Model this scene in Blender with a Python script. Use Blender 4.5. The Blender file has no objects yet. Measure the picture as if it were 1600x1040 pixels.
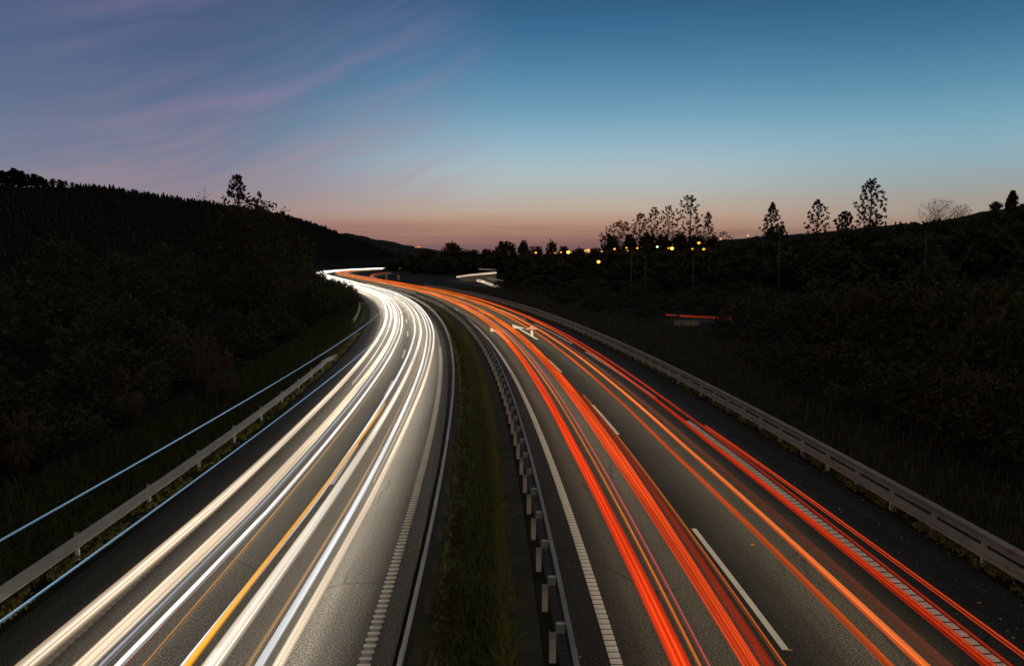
import bpy, bmesh, math, random
import numpy as np
from mathutils import Vector, Matrix

scn = bpy.context.scene
COL = scn.collection
R = math.radians

# ------------------------------------------------------------------ camera, sky, exposure
CAM_H = 7.1
cam_d = bpy.data.cameras.new('camera'); cam_d.sensor_width = 36; cam_d.lens = 27.0
cam_d.clip_start = 0.1; cam_d.clip_end = 30000
cam = bpy.data.objects.new('camera', cam_d); COL.objects.link(cam)
cam.location = (0, 0, CAM_H); cam.rotation_euler = (R(90 - 5.474), 0, 0)
scn.camera = cam
vs = scn.view_settings
vs.view_transform = 'Standard'; vs.look = 'None'; vs.gamma = 1; vs.exposure = 0; vs.use_curve_mapping = False
scn.cycles.max_bounces = 5; scn.cycles.diffuse_bounces = 2; scn.cycles.glossy_bounces = 2
scn.cycles.transparent_max_bounces = 48
scn.cycles.caustics_reflective = False; scn.cycles.caustics_refractive = False
scn.cycles.use_denoising = True
scn.cycles.sample_clamp_indirect = 2.0

def lin(r, g, b):
    f = lambda c: (c/255/12.92) if c/255 <= .04045 else ((c/255+.055)/1.055)**2.4
    return (f(r), f(g), f(b), 1)

class NT:
    """tiny node-tree helper"""
    def __init__(s, nt): s.t = nt; s.n = nt.nodes; s.l = nt.links
    def node(s, typ, ins=None, **kw):
        n = s.n.new(typ)
        for k, v in kw.items(): setattr(n, k, v)
        for k, v in (ins or {}).items():
            if isinstance(v, bpy.types.NodeSocket): s.l.new(v, n.inputs[k])
            else: n.inputs[k].default_value = v
        return n
    def m(s, op, a, b=0.0, c=0.0):
        n = s.n.new('ShaderNodeMath'); n.operation = op
        for i, v in enumerate((a, b, c)):
            if isinstance(v, bpy.types.NodeSocket): s.l.new(v, n.inputs[i])
            else: n.inputs[i].default_value = v
        return n.outputs[0]
    def sm(s, x, a, b, lo=0.0, hi=1.0):
        n = s.n.new('ShaderNodeMapRange'); n.interpolation_type = 'SMOOTHSTEP'
        s.l.new(x, n.inputs[0])
        for i, v in zip((1, 2, 3, 4), (a, b, lo, hi)): n.inputs[i].default_value = v
        return n.outputs[0]
    def ramp(s, x, stops, interp='LINEAR'):
        n = s.n.new('ShaderNodeValToRGB'); n.color_ramp.interpolation = interp
        e = n.color_ramp.elements
        e[0].position, e[0].color = stops[0]
        e[1].position, e[1].color = stops[-1]
        for p, c in stops[1:-1]:
            q = e.new(p); q.color = c
        s.l.new(x, n.inputs[0])
        return n.outputs[0]
    def mix(s, f, a, b, blend='MIX'):
        n = s.n.new('ShaderNodeMix'); n.data_type = 'RGBA'; n.blend_type = blend
        for i, v in ((0, f), (6, a), (7, b)):
            if isinstance(v, bpy.types.NodeSocket): s.l.new(v, n.inputs[i])
            else: n.inputs[i].default_value = v
        return n.outputs[2]

def make_world():
    w = bpy.data.worlds.new('World'); scn.world = w; w.use_nodes = True
    t = NT(w.node_tree); t.n.clear()
    tc = t.node('ShaderNodeTexCoord')
    sp = t.node('ShaderNodeSeparateXYZ', {0: tc.outputs['Generated']})
    x, y, z = sp.outputs
    el = t.m('MULTIPLY', t.m('ARCSINE', z), 180/math.pi)           # elevation, degrees
    az = t.m('MULTIPLY', t.m('ARCTAN2', x, y), 180/math.pi)        # 0 ahead, + right
    # long flat dusk bands near the horizon wobble the elevation a little
    cv = t.node('ShaderNodeCombineXYZ', {0: t.m('MULTIPLY', az, .035), 1: t.m('MULTIPLY', el, .9), 2: 3.3})
    nb = t.node('ShaderNodeTexNoise', {'Vector': cv.outputs[0], 'Scale': 1.0, 'Detail': 4.0, 'Roughness': .55})
    low = t.sm(el, 7.0, 1.0)
    elw = t.m('ADD', el, t.m('MULTIPLY', t.m('MULTIPLY', t.m('SUBTRACT', nb.outputs[0], .5), 2.2), low))
    f = t.m('POWER', t.m('MAXIMUM', t.m('DIVIDE', t.m('ADD', elw, 1.0), 91.0), 0.0), .5)
    P = lambda e: math.sqrt((e+1)/91)
    mid = t.ramp(f, interp='B_SPLINE', stops=[(0, lin(96, 76, 84)), (P(.9), lin(120, 88, 90)), (P(1.7), lin(152, 107, 96)), (P(2.6), lin(184, 142, 118)),
                     (P(3.6), lin(190, 168, 148)), (P(5.0), lin(178, 181, 178)), (P(6.6), lin(168, 190, 197)), (P(8.6), lin(136, 178, 197)),
                     (P(11), lin(98, 154, 184)), (P(14.4), lin(60, 120, 160)), (P(18), lin(38, 92, 134)), (P(35), lin(24, 58, 90)), (1, lin(16, 36, 60))])
    left = t.ramp(f, interp='B_SPLINE', stops=[(0, lin(92, 74, 84)), (P(.9), lin(114, 86, 92)), (P(1.7), lin(140, 102, 98)), (P(2.6), lin(164, 126, 116)),
                      (P(3.5), lin(156, 134, 132)), (P(4.6), lin(136, 132, 146)), (P(6.2), lin(116, 126, 150)), (P(8.2), lin(98, 118, 148)),
                      (P(11), lin(84, 106, 140)), (P(14.4), lin(74, 96, 132)), (P(18), lin(66, 86, 122)), (P(35), lin(30, 50, 82)), (1, lin(16, 32, 56))])
    right = t.ramp(f, interp='B_SPLINE', stops=[(0, lin(104, 86, 82)), (P(.9), lin(130, 102, 90)), (P(1.7), lin(148, 120, 102)), (P(2.6), lin(166, 142, 122)),
                       (P(3.6), lin(166, 154, 142)), (P(5.0), lin(150, 162, 164)), (P(6.6), lin(140, 174, 186)), (P(8.6), lin(118, 168, 188)),
                       (P(11), lin(86, 146, 176)), (P(14.4), lin(48, 110, 146)), (P(18), lin(36, 90, 126)), (P(35), lin(22, 56, 86)), (1, lin(16, 36, 58))])
    c = t.mix(t.sm(az, 0, -24), mid, left)
    c = t.mix(t.sm(az, 8, 32), c, right)
    # thin pink cirrus fanning up to the right over the left half of the view
    a = R(24)
    cx = t.m('ADD', t.m('MULTIPLY', az, math.cos(a)), t.m('MULTIPLY', el, math.sin(a)))
    cy = t.m('ADD', t.m('MULTIPLY', az, -math.sin(a)), t.m('MULTIPLY', el, math.cos(a)))
    cy = t.m('ADD', cy, t.m('MULTIPLY', t.m('POWER', t.m('ABSOLUTE', t.m('ADD', cx, 2.0)), 2.0), -.004))
    warp = t.node('ShaderNodeTexNoise', {'Vector': t.node('ShaderNodeCombineXYZ', {0: cx, 1: cy}).outputs[0], 'Scale': .12, 'Detail': 2.0})
    cy2 = t.m('ADD', cy, t.m('MULTIPLY', t.m('SUBTRACT', warp.outputs[0], .5), 2.0))
    n1 = t.node('ShaderNodeTexNoise', {'Vector': t.node('ShaderNodeCombineXYZ', {0: t.m('MULTIPLY', cx, .055), 1: t.m('MULTIPLY', cy2, .55)}).outputs[0],
                                      'Scale': 1.0, 'Detail': 8.0, 'Roughness': .62})
    n2 = t.node('ShaderNodeTexNoise', {'Vector': t.node('ShaderNodeCombineXYZ', {0: t.m('MULTIPLY', cx, .02), 1: t.m('MULTIPLY', cy2, .14), 2: 7.0}).outputs[0],
                                      'Scale': 1.0, 'Detail': 3.0})
    cl = t.m('MULTIPLY', t.sm(n1.outputs[0], .28, .78), t.sm(n2.outputs[0], .26, .62))
    msk = t.m('MULTIPLY', t.m('MULTIPLY', t.sm(az, 1.5, -8), t.sm(az, -36, -22, .12, 1.0)), t.m('MULTIPLY', t.sm(el, 2.0, 6.0), t.sm(el, 30, 17, .2, 1)))
    cl = t.m('MULTIPLY', t.m('MULTIPLY', cl, msk), .62)
    ccol = t.ramp(t.m('DIVIDE', el, 20.0), [(0, lin(196, 142, 128)), (.3, lin(178, 140, 150)), (.6, lin(142, 128, 164)), (1, lin(112, 110, 154))])
    c = t.mix(cl, c, ccol)
    # faint physical sky of a sun already under the horizon adds to the gradient
    sky = t.node('ShaderNodeTexSky', sky_type='NISHITA', sun_disc=False, sun_elevation=R(-2.5), sun_rotation=R(-4))
    c = t.mix(1.0, c, t.mix(1.0, sky.outputs[0], (.008, .008, .008, 1), 'MULTIPLY'), 'ADD')
    # unseen sky overhead and behind the camera: warm grey added as ambient fill
    dull = t.m('MAXIMUM', t.sm(el, 21, 40), t.sm(y, .45, -.1))  # mask of the added ambient fill in the unseen sky
    c = t.mix(.09, c, t.node('ShaderNodeRGBToBW', {0: c}).outputs[0])
    c = t.mix(dull, c, (.104, .092, .070, 1))
    bg = t.node('ShaderNodeBackground', {0: c, 1: 1.0})
    out = t.node('ShaderNodeOutputWorld', {0: bg.outputs[0]})
make_world()

# ------------------------------------------------------------------ the alignment every road line follows
DS = 1.0
S0 = -40.0
def kap(s):
    if s < 0: return 0
    if s < 165: return 1/575
    if s < 190: return (190-s)/25/575
    if s < 320: return 0
    if s < 345: return -(s-320)/25/500
    if s < 600: return -1/500
    return 0
AX, AY, AH = [], [], []
_x, _y, _h = 0.0, S0, 0.0
for _i in range(1000):
    AX.append(_x); AY.append(_y); AH.append(_h)
    _h += kap(S0+_i*DS)*DS
    _x += -math.sin(_h)*DS; _y += math.cos(_h)*DS
AX = np.array(AX); AY = np.array(AY); AH = np.array(AH); AS = S0+DS*np.arange(1000)
def at(s, o, z=0.0):
    x = np.interp(s, AS, AX); y = np.interp(s, AS, AY); h = np.interp(s, AS, AH)
    return (float(x+o*math.cos(h)), float(y+o*math.sin(h)), z)
def head(s): return float(np.interp(s, AS, AH))
def ray(px, dep, py=None):
    """place given as bearing (px of the 1600-wide photo) and distance ahead; with py also the height there"""
    p = R(5.474); u = -((405 if py is None else py)-520)/1200
    d = (px-800)/1200
    dy = math.cos(p)+u*math.sin(p); dz = -math.sin(p)+u*math.cos(p)
    return (d*dep/dy, dep, CAM_H+dz/dy*dep)
def steps(a, b, near=1.5, far=8.0):
    L = [a]
    while L[-1] < b-1e-6:
        L.append(min(b, L[-1]+min(far, max(near, (L[-1]-20)*.04))))
    return L

# ------------------------------------------------------------------ object helpers
def obj(name, verts, faces, mat, parent=None, smooth=False, uvs=None, loc=None):
    me = bpy.data.meshes.new(name)
    me.from_pydata([tuple(v) for v in verts], [], [tuple(f) for f in faces])
    if uvs is not None:
        ul = me.uv_layers.new(name='uv')
        li = np.empty(len(me.loops), dtype=np.int32); me.loops.foreach_get('vertex_index', li)
        ul.data.foreach_set('uv', np.asarray(uvs, dtype=np.float32)[li].ravel())
    for m in (mat if isinstance(mat, (list, tuple)) else [mat]): me.materials.append(m)
    if smooth: me.polygons.foreach_set('use_smooth', [True]*len(me.polygons))
    me.update()
    o = bpy.data.objects.new(name, me); COL.objects.link(o)
    if parent is not None: o.parent = parent
    if loc is not None: o.location = loc
    return o
def tag(o, label, cat, group=None):
    o['label'] = label; o['category'] = cat
    if group: o['group'] = group
    return o
def empty(name, label, cat, loc=(0, 0, 0), rz=0.0, group=None):
    o = bpy.data.objects.new(name, None); COL.objects.link(o)
    o.location = loc; o.rotation_euler = (0, 0, rz); o.empty_display_size = .3
    return tag(o, label, cat, group)
def struct(o): o['kind'] = 'structure'; return o
def stuff(o, label, cat, group=None): o['kind'] = 'stuff'; return tag(o, label, cat, group)
def dup(root, loc=None, rz=None, scale=None, label=None):
    c = root.copy(); COL.objects.link(c)
    if loc is not None: c.location = loc
    if rz is not None: c.rotation_euler = (0, 0, rz)
    if scale is not None: c.scale = scale
    if label: c['label'] = label
    for ch in root.children:
        d = ch.copy(); COL.objects.link(d); d.parent = c
        for g in ch.children:
            e = g.copy(); COL.objects.link(e); e.parent = d
    return c

class MB:
    def __init__(s): s.v = []; s.f = []
    def add(s, v, f):
        n = len(s.v); s.v += [tuple(p) for p in v]; s.f += [tuple(i+n for i in q) for q in f]; return s
    def box(s, c, d, rz=0.0, taper=1.0):
        cx, cy, cz = c; dx, dy, dz = (q/2 for q in d); v = []
        for sz in (-1, 1):
            k = taper if sz > 0 else 1
            for sx, sy in ((-1, -1), (1, -1), (1, 1), (-1, 1)):
                a, b = sx*dx*k, sy*dy*k
                v.append((cx+a*math.cos(rz)-b*math.sin(rz), cy+a*math.sin(rz)+b*math.cos(rz), cz+sz*dz))
        return s.add(v, [(0, 3, 2, 1), (4, 5, 6, 7), (0, 1, 5, 4), (1, 2, 6, 5), (2, 3, 7, 6), (3, 0, 4, 7)])
    def tube(s, pts, rad, n=8, cap=True):
        rings = []; pts = [Vector(p) for p in pts]; m = len(pts)
        if not hasattr(rad, '__len__'): rad = [rad]*m
        up = Vector((0, 0, 1))
        for i, p in enumerate(pts):
            d = (pts[min(i+1, m-1)]-pts[max(i-1, 0)]).normalized()
            a = d.cross(up)
            if a.length < 1e-3: a = d.cross(Vector((1, 0, 0)))
            a.normalize(); b = d.cross(a).normalized()
            rings.append([p+(a*math.cos(2*math.pi*k/n)+b*math.sin(2*math.pi*k/n))*rad[i] for k in range(n)])
        v = [q for r in rings for q in r]; f = []
        for i in range(m-1):
            for k in range(n):
                k2 = (k+1) % n
                f.append((i*n+k, i*n+k2, (i+1)*n+k2, (i+1)*n+k))
        if cap: f += [tuple(range(n-1, -1, -1)), tuple((m-1)*n+k for k in range(n))]
        return s.add(v, f)
    def sphere(s, c, r, n=10, m=6, sz=1.0):
        v = [(c[0], c[1], c[2]-r*sz)]
        for j in range(1, m):
            a = -math.pi/2+math.pi*j/m
            for k in range(n):
                b = 2*math.pi*k/n
                v.append((c[0]+r*math.cos(a)*math.cos(b), c[1]+r*math.cos(a)*math.sin(b), c[2]+r*sz*math.sin(a)))
        v.append((c[0], c[1], c[2]+r*sz)); f = []
        for k in range(n):
            k2 = (k+1) % n
            f.append((0, 1+k2, 1+k)); f.append((len(v)-1, 1+(m-2)*n+k, 1+(m-2)*n+k2))
            for j in range(m-2):
                f.append((1+j*n+k, 1+j*n+k2, 1+(j+1)*n+k2, 1+(j+1)*n+k))
        return s.add(v, f)
    def sweep(s, prof, ss, closed=False, cap=True):
        """profile of (offset, z) carried along the alignment"""
        n = len(prof); v = []; f = []
        for q in ss:
            for (o, z) in prof: v.append(at(q, o, z))
        kk = n if closed else n-1
        for i in range(len(ss)-1):
            for k in range(kk):
                k2 = (k+1) % n
                f.append((i*n+k, i*n+k2, (i+1)*n+k2, (i+1)*n+k))
        if closed and cap: f += [tuple(range(n)), tuple((len(ss)-1)*n+k for k in range(n-1, -1, -1))]
        return s.add(v, f)
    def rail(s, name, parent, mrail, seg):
        o = s.build(name, [mrail, M['steel_shade']], parent); n = 20      # traffic side and top lip galvanised, back darkened in colour to stand for shade
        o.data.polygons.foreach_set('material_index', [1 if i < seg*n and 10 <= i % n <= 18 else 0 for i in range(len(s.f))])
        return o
    def build(s, name, mat, parent=None, smooth=False, loc=None): return obj(name, s.v, s.f, mat, parent, smooth, None, loc)

# ------------------------------------------------------------------ materials
def mat(name, col, rough=.7, metal=0.0, var=.25, scale=3.0, bump=0.0, bscale=None, spec=.3, col2=None, detail=5.0, emis=None):
    m = bpy.data.materials.new(name); m.use_nodes = True
    t = NT(m.node_tree); t.n.clear()
    tc = t.node('ShaderNodeTexCoord')
    nz = t.node('ShaderNodeTexNoise', {'Vector': tc.outputs['Object'], 'Scale': scale, 'Detail': detail, 'Roughness': .6})
    c1 = tuple(q*(1-var) for q in col)+(1,); c2 = (tuple(col2) if col2 else tuple(min(1, q*(1+var)) for q in col))+(1,)
    c = t.ramp(nz.outputs[0], [(.3, c1), (.7, c2)])
    b = t.node('ShaderNodeBsdfPrincipled', {'Base Color': c, 'Roughness': rough, 'Metallic': metal, 'Specular IOR Level': spec})
    if bump:
        n2 = t.node('ShaderNodeTexNoise', {'Vector': tc.outputs['Object'], 'Scale': bscale or scale*4, 'Detail': 3.0})
        bp = t.node('ShaderNodeBump', {'Height': n2.outputs[0], 'Strength': bump, 'Distance': .02})
        t.l.new(bp.outputs[0], b.inputs['Normal'])
    t.node('ShaderNodeOutputMaterial', {0: b.outputs[0]})
    return m
def leaf_mat(name, cols, rough=.6):
    """leaves: every leaf its own tint"""
    m = bpy.data.materials.new(name); m.use_nodes = True
    t = NT(m.node_tree); t.n.clear()
    g = t.node('ShaderNodeNewGeometry')
    k = len(cols)
    c = t.ramp(g.outputs['Random Per Island'], [(i/max(1, k-1), tuple(q)+(1,)) for i, q in enumerate(cols)])
    b = t.node('ShaderNodeBsdfPrincipled', {'Base Color': c, 'Roughness': rough, 'Specular IOR Level': .25})
    tr = t.node('ShaderNodeBsdfTranslucent', {0: c})
    mx = t.node('ShaderNodeMixShader', {0: .25, 1: b.outputs[0], 2: tr.outputs[0]})
    t.node('ShaderNodeOutputMaterial', {0: mx.outputs[0]})
    return m
def asphalt_mat():
    m = bpy.data.materials.new('asphalt'); m.use_nodes = True
    t = NT(m.node_tree); t.n.clear()
    tc = t.node('ShaderNodeTexCoord')
    n1 = t.node('ShaderNodeTexNoise', {'Vector': tc.outputs['Object'], 'Scale': 26.0, 'Detail': 3.0, 'Roughness': .75})
    n2 = t.node('ShaderNodeTexNoise', {'Vector': tc.outputs['Object'], 'Scale': .35, 'Detail': 4.0})
    vo = t.node('ShaderNodeTexVoronoi', {'Vector': tc.outputs['Object'], 'Scale': 55.0})
    uv = t.node('ShaderNodeUVMap', uv_map='uv')
    su = t.node('ShaderNodeSeparateXYZ', {0: uv.outputs[0]})
    # long wear bands along the lanes
    wv = t.node('ShaderNodeTexNoise', {'Vector': t.node('ShaderNodeCombineXYZ', {0: t.m('MULTIPLY', su.outputs[0], 1.3), 1: t.m('MULTIPLY', su.outputs[1], .012)}).outputs[0], 'Scale': 1.0, 'Detail': 4.0})
    c = t.ramp(n1.outputs[0], [(.38, (.010, .010, .009, 1)), (.5, (.031, .030, .028, 1)), (.62, (.105, .10, .092, 1))])
    c = t.mix(1.0, c, t.ramp(n2.outputs[0], [(.3, (.82, .82, .82, 1)), (.7, (1.12, 1.12, 1.12, 1))]), 'MULTIPLY')
    c = t.mix(1.0, c, t.ramp(wv.outputs[0], [(.38, (.66, .66, .66, 1)), (.62, (1.3, 1.29, 1.27, 1))]), 'MULTIPLY')
    # hairline cracks and sealed joints
    wp = t.node('ShaderNodeTexNoise', {'Vector': tc.outputs['Object'], 'Scale': .9, 'Detail': 4.0})
    pv = t.mix(.25, tc.outputs['Object'], wp.outputs['Color'], 'ADD')
    ck = t.node('ShaderNodeTexVoronoi', {'Vector': pv, 'Scale': .28}, feature='DISTANCE_TO_EDGE')
    c = t.mix(t.m('MULTIPLY', t.sm(ck.outputs['Distance'], .012, .002), t.sm(n2.outputs[0], .45, .6, 0, .75)), c, (.008, .008, .008, 1))
    h = t.m('ADD', n1.outputs[0], t.m('MULTIPLY', vo.outputs['Distance'], .8))
    bp = t.node('ShaderNodeBump', {'Height': h, 'Strength': .55, 'Distance': .012})
    b = t.node('ShaderNodeBsdfPrincipled', {'Base Color': c, 'Roughness': .78, 'Specular IOR Level': .22})
    t.l.new(bp.outputs[0], b.inputs['Normal'])
    t.node('ShaderNodeOutputMaterial', {0: b.outputs[0]})
    return m
def paint_mat(name, col, wear=.5):
    m = bpy.data.materials.new(name); m.use_nodes = True
    t = NT(m.node_tree); t.n.clear()
    tc = t.node('ShaderNodeTexCoord')
    n1 = t.node('ShaderNodeTexNoise', {'Vector': tc.outputs['Object'], 'Scale': 30.0, 'Detail': 4.0, 'Roughness': .7})
    n2 = t.node('ShaderNodeTexNoise', {'Vector': tc.outputs['Object'], 'Scale': 1.2, 'Detail': 3.0})
    k = t.m('ADD', t.m('MULTIPLY', n1.outputs[0], .6), t.m('MULTIPLY', n2.outputs[0], .4))
    c = t.ramp(k, [(.30, (.09, .088, .08, 1)), (.30+.18*wear, tuple(q*.8 for q in col)+(1,)), (.62, tuple(col)+(1,))])
    b = t.node('ShaderNodeBsdfPrincipled', {'Base Color': c, 'Roughness': .55, 'Specular IOR Level': .4})
    t.node('ShaderNodeOutputMaterial', {0: b.outputs[0]})
    return m
def glow_mat(name, edge, core, near, far, soft=.3, freq=9.0, contrast=.6, seed=0.0, hot=None, far_col=None, body=.5):
    """light drawn by passing lamps: clear air that glows, streaked along its length; lamps shine brighter where they face the viewer down the road"""
    m = bpy.data.materials.new(name); m.use_nodes = True
    t = NT(m.node_tree); t.n.clear()
    uv = t.node('ShaderNodeUVMap', uv_map='uv'); s = t.node('ShaderNodeSeparateXYZ', {0: uv.outputs[0]})
    u, v = s.outputs[0], s.outputs[1]                               # u across 0..1, v metres along
    n = t.node('ShaderNodeTexNoise', {'Vector': t.node('ShaderNodeCombineXYZ', {0: t.m('MULTIPLY', u, freq*1.25), 1: t.m('MULTIPLY', v, .006), 2: seed}).outputs[0],
                                     'Scale': 1.0, 'Detail': 6.0, 'Roughness': .72})
    k = t.sm(n.outputs[0], .38, .62)
    prof = t.m('MULTIPLY', t.sm(u, 0, soft*.7), t.sm(u, 1, 1-soft*.7))
    cl = t.mix(t.m('MULTIPLY', k, t.m('ADD', t.m('MULTIPLY', prof, .75), .25)), edge+(1,), core+(1,))
    if hot: cl = t.mix(t.sm(n.outputs[0], .60, .74), cl, hot+(1,))
    if far_col: cl = t.mix(t.sm(v, 28, 95), cl, far_col+(1,))
    st = t.m('MULTIPLY', prof, t.m('ADD', t.m('MULTIPLY', k, contrast), 1-contrast))
    st = t.m('MULTIPLY', st, t.sm(v, 14, 85, near*(1.75 if edge[1] > .3 else 1.5), far*(.66 if edge[1] > .3 else 1.1)))
    fl = t.node('ShaderNodeTexNoise', {'Vector': t.node('ShaderNodeCombineXYZ', {0: t.m('MULTIPLY', u, 1.5), 1: t.m('MULTIPLY', v, .07), 2: seed+9.0}).outputs[0], 'Scale': 1.0, 'Detail': 2.0})
    st = t.m('MULTIPLY', st, t.sm(fl.outputs[0], .3, .7, .68, 1.25))   # cars brake, dip and sway
    return one_sided(t, m, cl, st, t.m('MULTIPLY', prof, body))
def one_sided(t, m, cl, st, dens=None):
    # the lamps shine outwards only; seen from behind their light is clear air
    g = t.node('ShaderNodeNewGeometry')
    st = t.m('MULTIPLY', st, t.m('SUBTRACT', 1.0, g.outputs['Backfacing']))
    e = t.node('ShaderNodeEmission', {0: cl, 1: st})
    tr = t.node('ShaderNodeBsdfTransparent')
    if dens is not None:                                            # the bright core hides part of what lies behind it
        k = t.m('SUBTRACT', 1.0, t.m('MULTIPLY', dens, t.m('SUBTRACT', 1.0, g.outputs['Backfacing'])))
        t.l.new(t.node('ShaderNodeCombineXYZ', {0: k, 1: k, 2: k}).outputs[0], tr.inputs[0])
    ad = t.node('ShaderNodeAddShader', {0: e.outputs[0], 1: tr.outputs[0]})
    t.node('ShaderNodeOutputMaterial', {0: ad.outputs[0]})
    return m
def beam_mat(name, col, strength, bend=1.0):
    """underside of a trail: the dipped headlight beams that fell on the road"""
    m = bpy.data.materials.new(name); m.use_nodes = True
    t = NT(m.node_tree); t.n.clear()
    uv = t.node('ShaderNodeUVMap', uv_map='uv'); s = t.node('ShaderNodeSeparateXYZ', {0: uv.outputs[0]})
    return one_sided(t, m, tuple(col)+(1,), t.sm(s.outputs[1], 25, 95, strength, strength*bend))
def lamp_mat(name, col, strength):
    m = bpy.data.materials.new(name); m.use_nodes = True
    t = NT(m.node_tree); t.n.clear()
    e = t.node('ShaderNodeEmission', {0: tuple(col)+(1,), 1: strength})
    t.node('ShaderNodeOutputMaterial', {0: e.outputs[0]})
    return m

M = {}
M['asphalt'] = asphalt_mat()
M['paint'] = paint_mat('road_paint', (.90, .88, .82), .15)
M['paint_worn'] = paint_mat('worn_road_paint', (.13, .12, .105), .9)
M['paint_bar'] = paint_mat('bar_paint', (.34, .32, .29), .6)
M['steel'] = mat('galvanised_steel', (.55, .51, .44), .5, .35, .14, 1.2, .05, 9, .5)
M['steel_dull'] = mat('weathered_steel', (.40, .38, .35), .6, .2, .16, 1.0, .06, 8, .4)
M['steel_shade'] = mat('shaded_steel', (.07, .066, .06), .8, 0, .3, 4, .1, 9, .2)  # same steel with the shade of unlit backs and posts put into its colour
M['post'] = mat('post_steel', (.82, .81, .78), .5, .15, .15, 6, .05, 20)
M['amber_reflector'] = mat('amber_reflector', (1, .50, .04), .25, 0, .1, 10, 0, None, .6)
M['soil'] = mat('dark_soil', (.022, .021, .014), .95, 0, .5, .5, .5, 3, .1, (.042, .042, .022))
M['gutter'] = mat('gutter_concrete', (.065, .068, .048), .9, 0, .35, 1.6, .3, 14, .2)
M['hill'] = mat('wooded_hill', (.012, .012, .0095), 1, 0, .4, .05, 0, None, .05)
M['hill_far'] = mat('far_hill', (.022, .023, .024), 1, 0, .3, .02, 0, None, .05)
M['bark'] = mat('bark', (.05, .042, .032), .95, 0, .4, 6, .4, 20, .1)
M['leaf_dark'] = leaf_mat('dark_leaves', [(.05, .054, .028), (.075, .08, .034), (.09, .08, .034), (.06, .06, .03)])
M['leaf_autumn'] = leaf_mat('autumn_leaves', [(.045, .043, .02), (.06, .056, .02), (.12, .085, .022), (.045, .05, .02)])
M['leaf_pale'] = leaf_mat('poplar_leaves', [(.03, .03, .014), (.05, .045, .018), (.04, .04, .016)])
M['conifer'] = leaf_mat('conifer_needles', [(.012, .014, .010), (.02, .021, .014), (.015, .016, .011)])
M['grass'] = leaf_mat('grass_blades', [(.09, .12, .03), (.14, .18, .045), (.19, .19, .06), (.10, .14, .035), (.22, .19, .10)])
M['grass_verge'] = leaf_mat('verge_grass_blades', [(.05, .065, .018), (.08, .10, .026), (.11, .11, .035), (.13, .11, .06)])
M['grass_dry'] = leaf_mat('dry_grass', [(.10, .07, .045), (.16, .12, .07), (.07, .06, .035)])
M['weed'] = leaf_mat('verge_weeds', [(.14, .19, .035), (.24, .23, .05), (.32, .27, .07), (.12, .16, .04)])
M['plume'] = leaf_mat('plumes', [(.16, .11, .085), (.24, .17, .12), (.13, .09, .075)])
M['pole'] = mat('lamp_pole', (.12, .12, .115), .6, .3, .2, 3)
M['amber_lamp'] = lamp_mat('amber_lamp_light', (1, .37, .035), 2.0)
M['amber_strong'] = lamp_mat('strong_amber_lamp_light', (1, .40, .045), 6.0)
M['white_lamp'] = lamp_mat('white_lamp_light', (.80, 1, .86), 2.0)
M['sign_white'] = mat('sign_face', (.80, .72, .55), .4, 0, .05, 4)
M['sign_red'] = mat('sign_rim', (.5, .05, .03), .4, 0, .1, 4)
M['wall'] = mat('pale_concrete', (.42, .40, .36), .85, 0, .2, .8, .1, 6)
M['grit'] = leaf_mat('grit', [(.3, .3, .28), (.55, .55, .5), (.2, .19, .17)])
M['fallen'] = leaf_mat('fallen_leaf', [(.6, .30, .03), (.7, .38, .05)])

rng = random.Random(7)
nrg = np.random.default_rng(11)

# ------------------------------------------------------------------ ground, roads
g = MB(); N = 40
ge = [-9000, -4000, -1500, -600, -250, -100, -40, -14, 0, 14, 40, 100, 250, 600, 1500, 4000, 9000]
gv = [(x, y, -.03) for y in ge for x in ge]
gn = len(ge)
gf = [(j*gn+i, j*gn+i+1, (j+1)*gn+i+1, (j+1)*gn+i) for j in range(gn-1) for i in range(gn-1)]
struct(obj('ground', gv, gf, M['soil']))

def ribbon(name, o0, o1, s0, s1, z, mt, parent=None, near=2.0, far=8.0, thick=0.0):
    ss = steps(s0, s1, near, far); v = []; uv = []; f = []
    for s in ss:
        a = o0(s) if callable(o0) else o0; b = o1(s) if callable(o1) else o1
        v += [at(s, a, z), at(s, b, z)]; uv += [(a, s), (b, s)]
    for i in range(len(ss)-1): f.append((2*i, 2*i+1, 2*i+3, 2*i+2))
    return obj(name, v, f, mt, parent, False, uv)
road_l = struct(ribbon('oncoming_carriageway', -9.55, -1.95, -40, 780, 0.0, M['asphalt']))
road_r = struct(ribbon('outgoing_carriageway', 1.0, 10.95, -40, 780, 0.0, M['asphalt']))
ramp_o = lambda s: 8.2+.00095*max(0, s-235)**2
struct(ribbon('exit_ramp', lambda s: ramp_o(s)-3.5, lambda s: ramp_o(s)+2.0, 236, 420, -.004, M['asphalt']))
struct(ribbon('drainage_gutter', .02, .72, -40, 300, 0.012, M['gutter']))

def marks(mb, o, w, a, b, z=.005):
    ss = steps(a, b, 1.5, 6); v = []; f = []
    for s in ss: v += [at(s, o-w/2, z), at(s, o+w/2, z)]
    for i in range(len(ss)-1): f.append((2*i, 2*i+1, 2*i+3, 2*i+2))
    mb.add(v, f)
def rumble(mb, o, w, a, b, pitch, ln, hgt=.016, z=.006):
    s = a
    while s < b:
        v = [at(s, o-w/2, z), at(s, o+w/2, z), at(s+ln*.35, o-w/2, z+hgt), at(s+ln*.35, o+w/2, z+hgt), at(s+ln, o-w/2, z), at(s+ln, o+w/2, z)]
        mb.add(v, [(0, 1, 3, 2), (2, 3, 5, 4), (0, 2, 4), (1, 5, 3)])
        s += pitch
def line_obj(name, mb, mt, parent): return mb.build(name, mt, parent)
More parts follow.
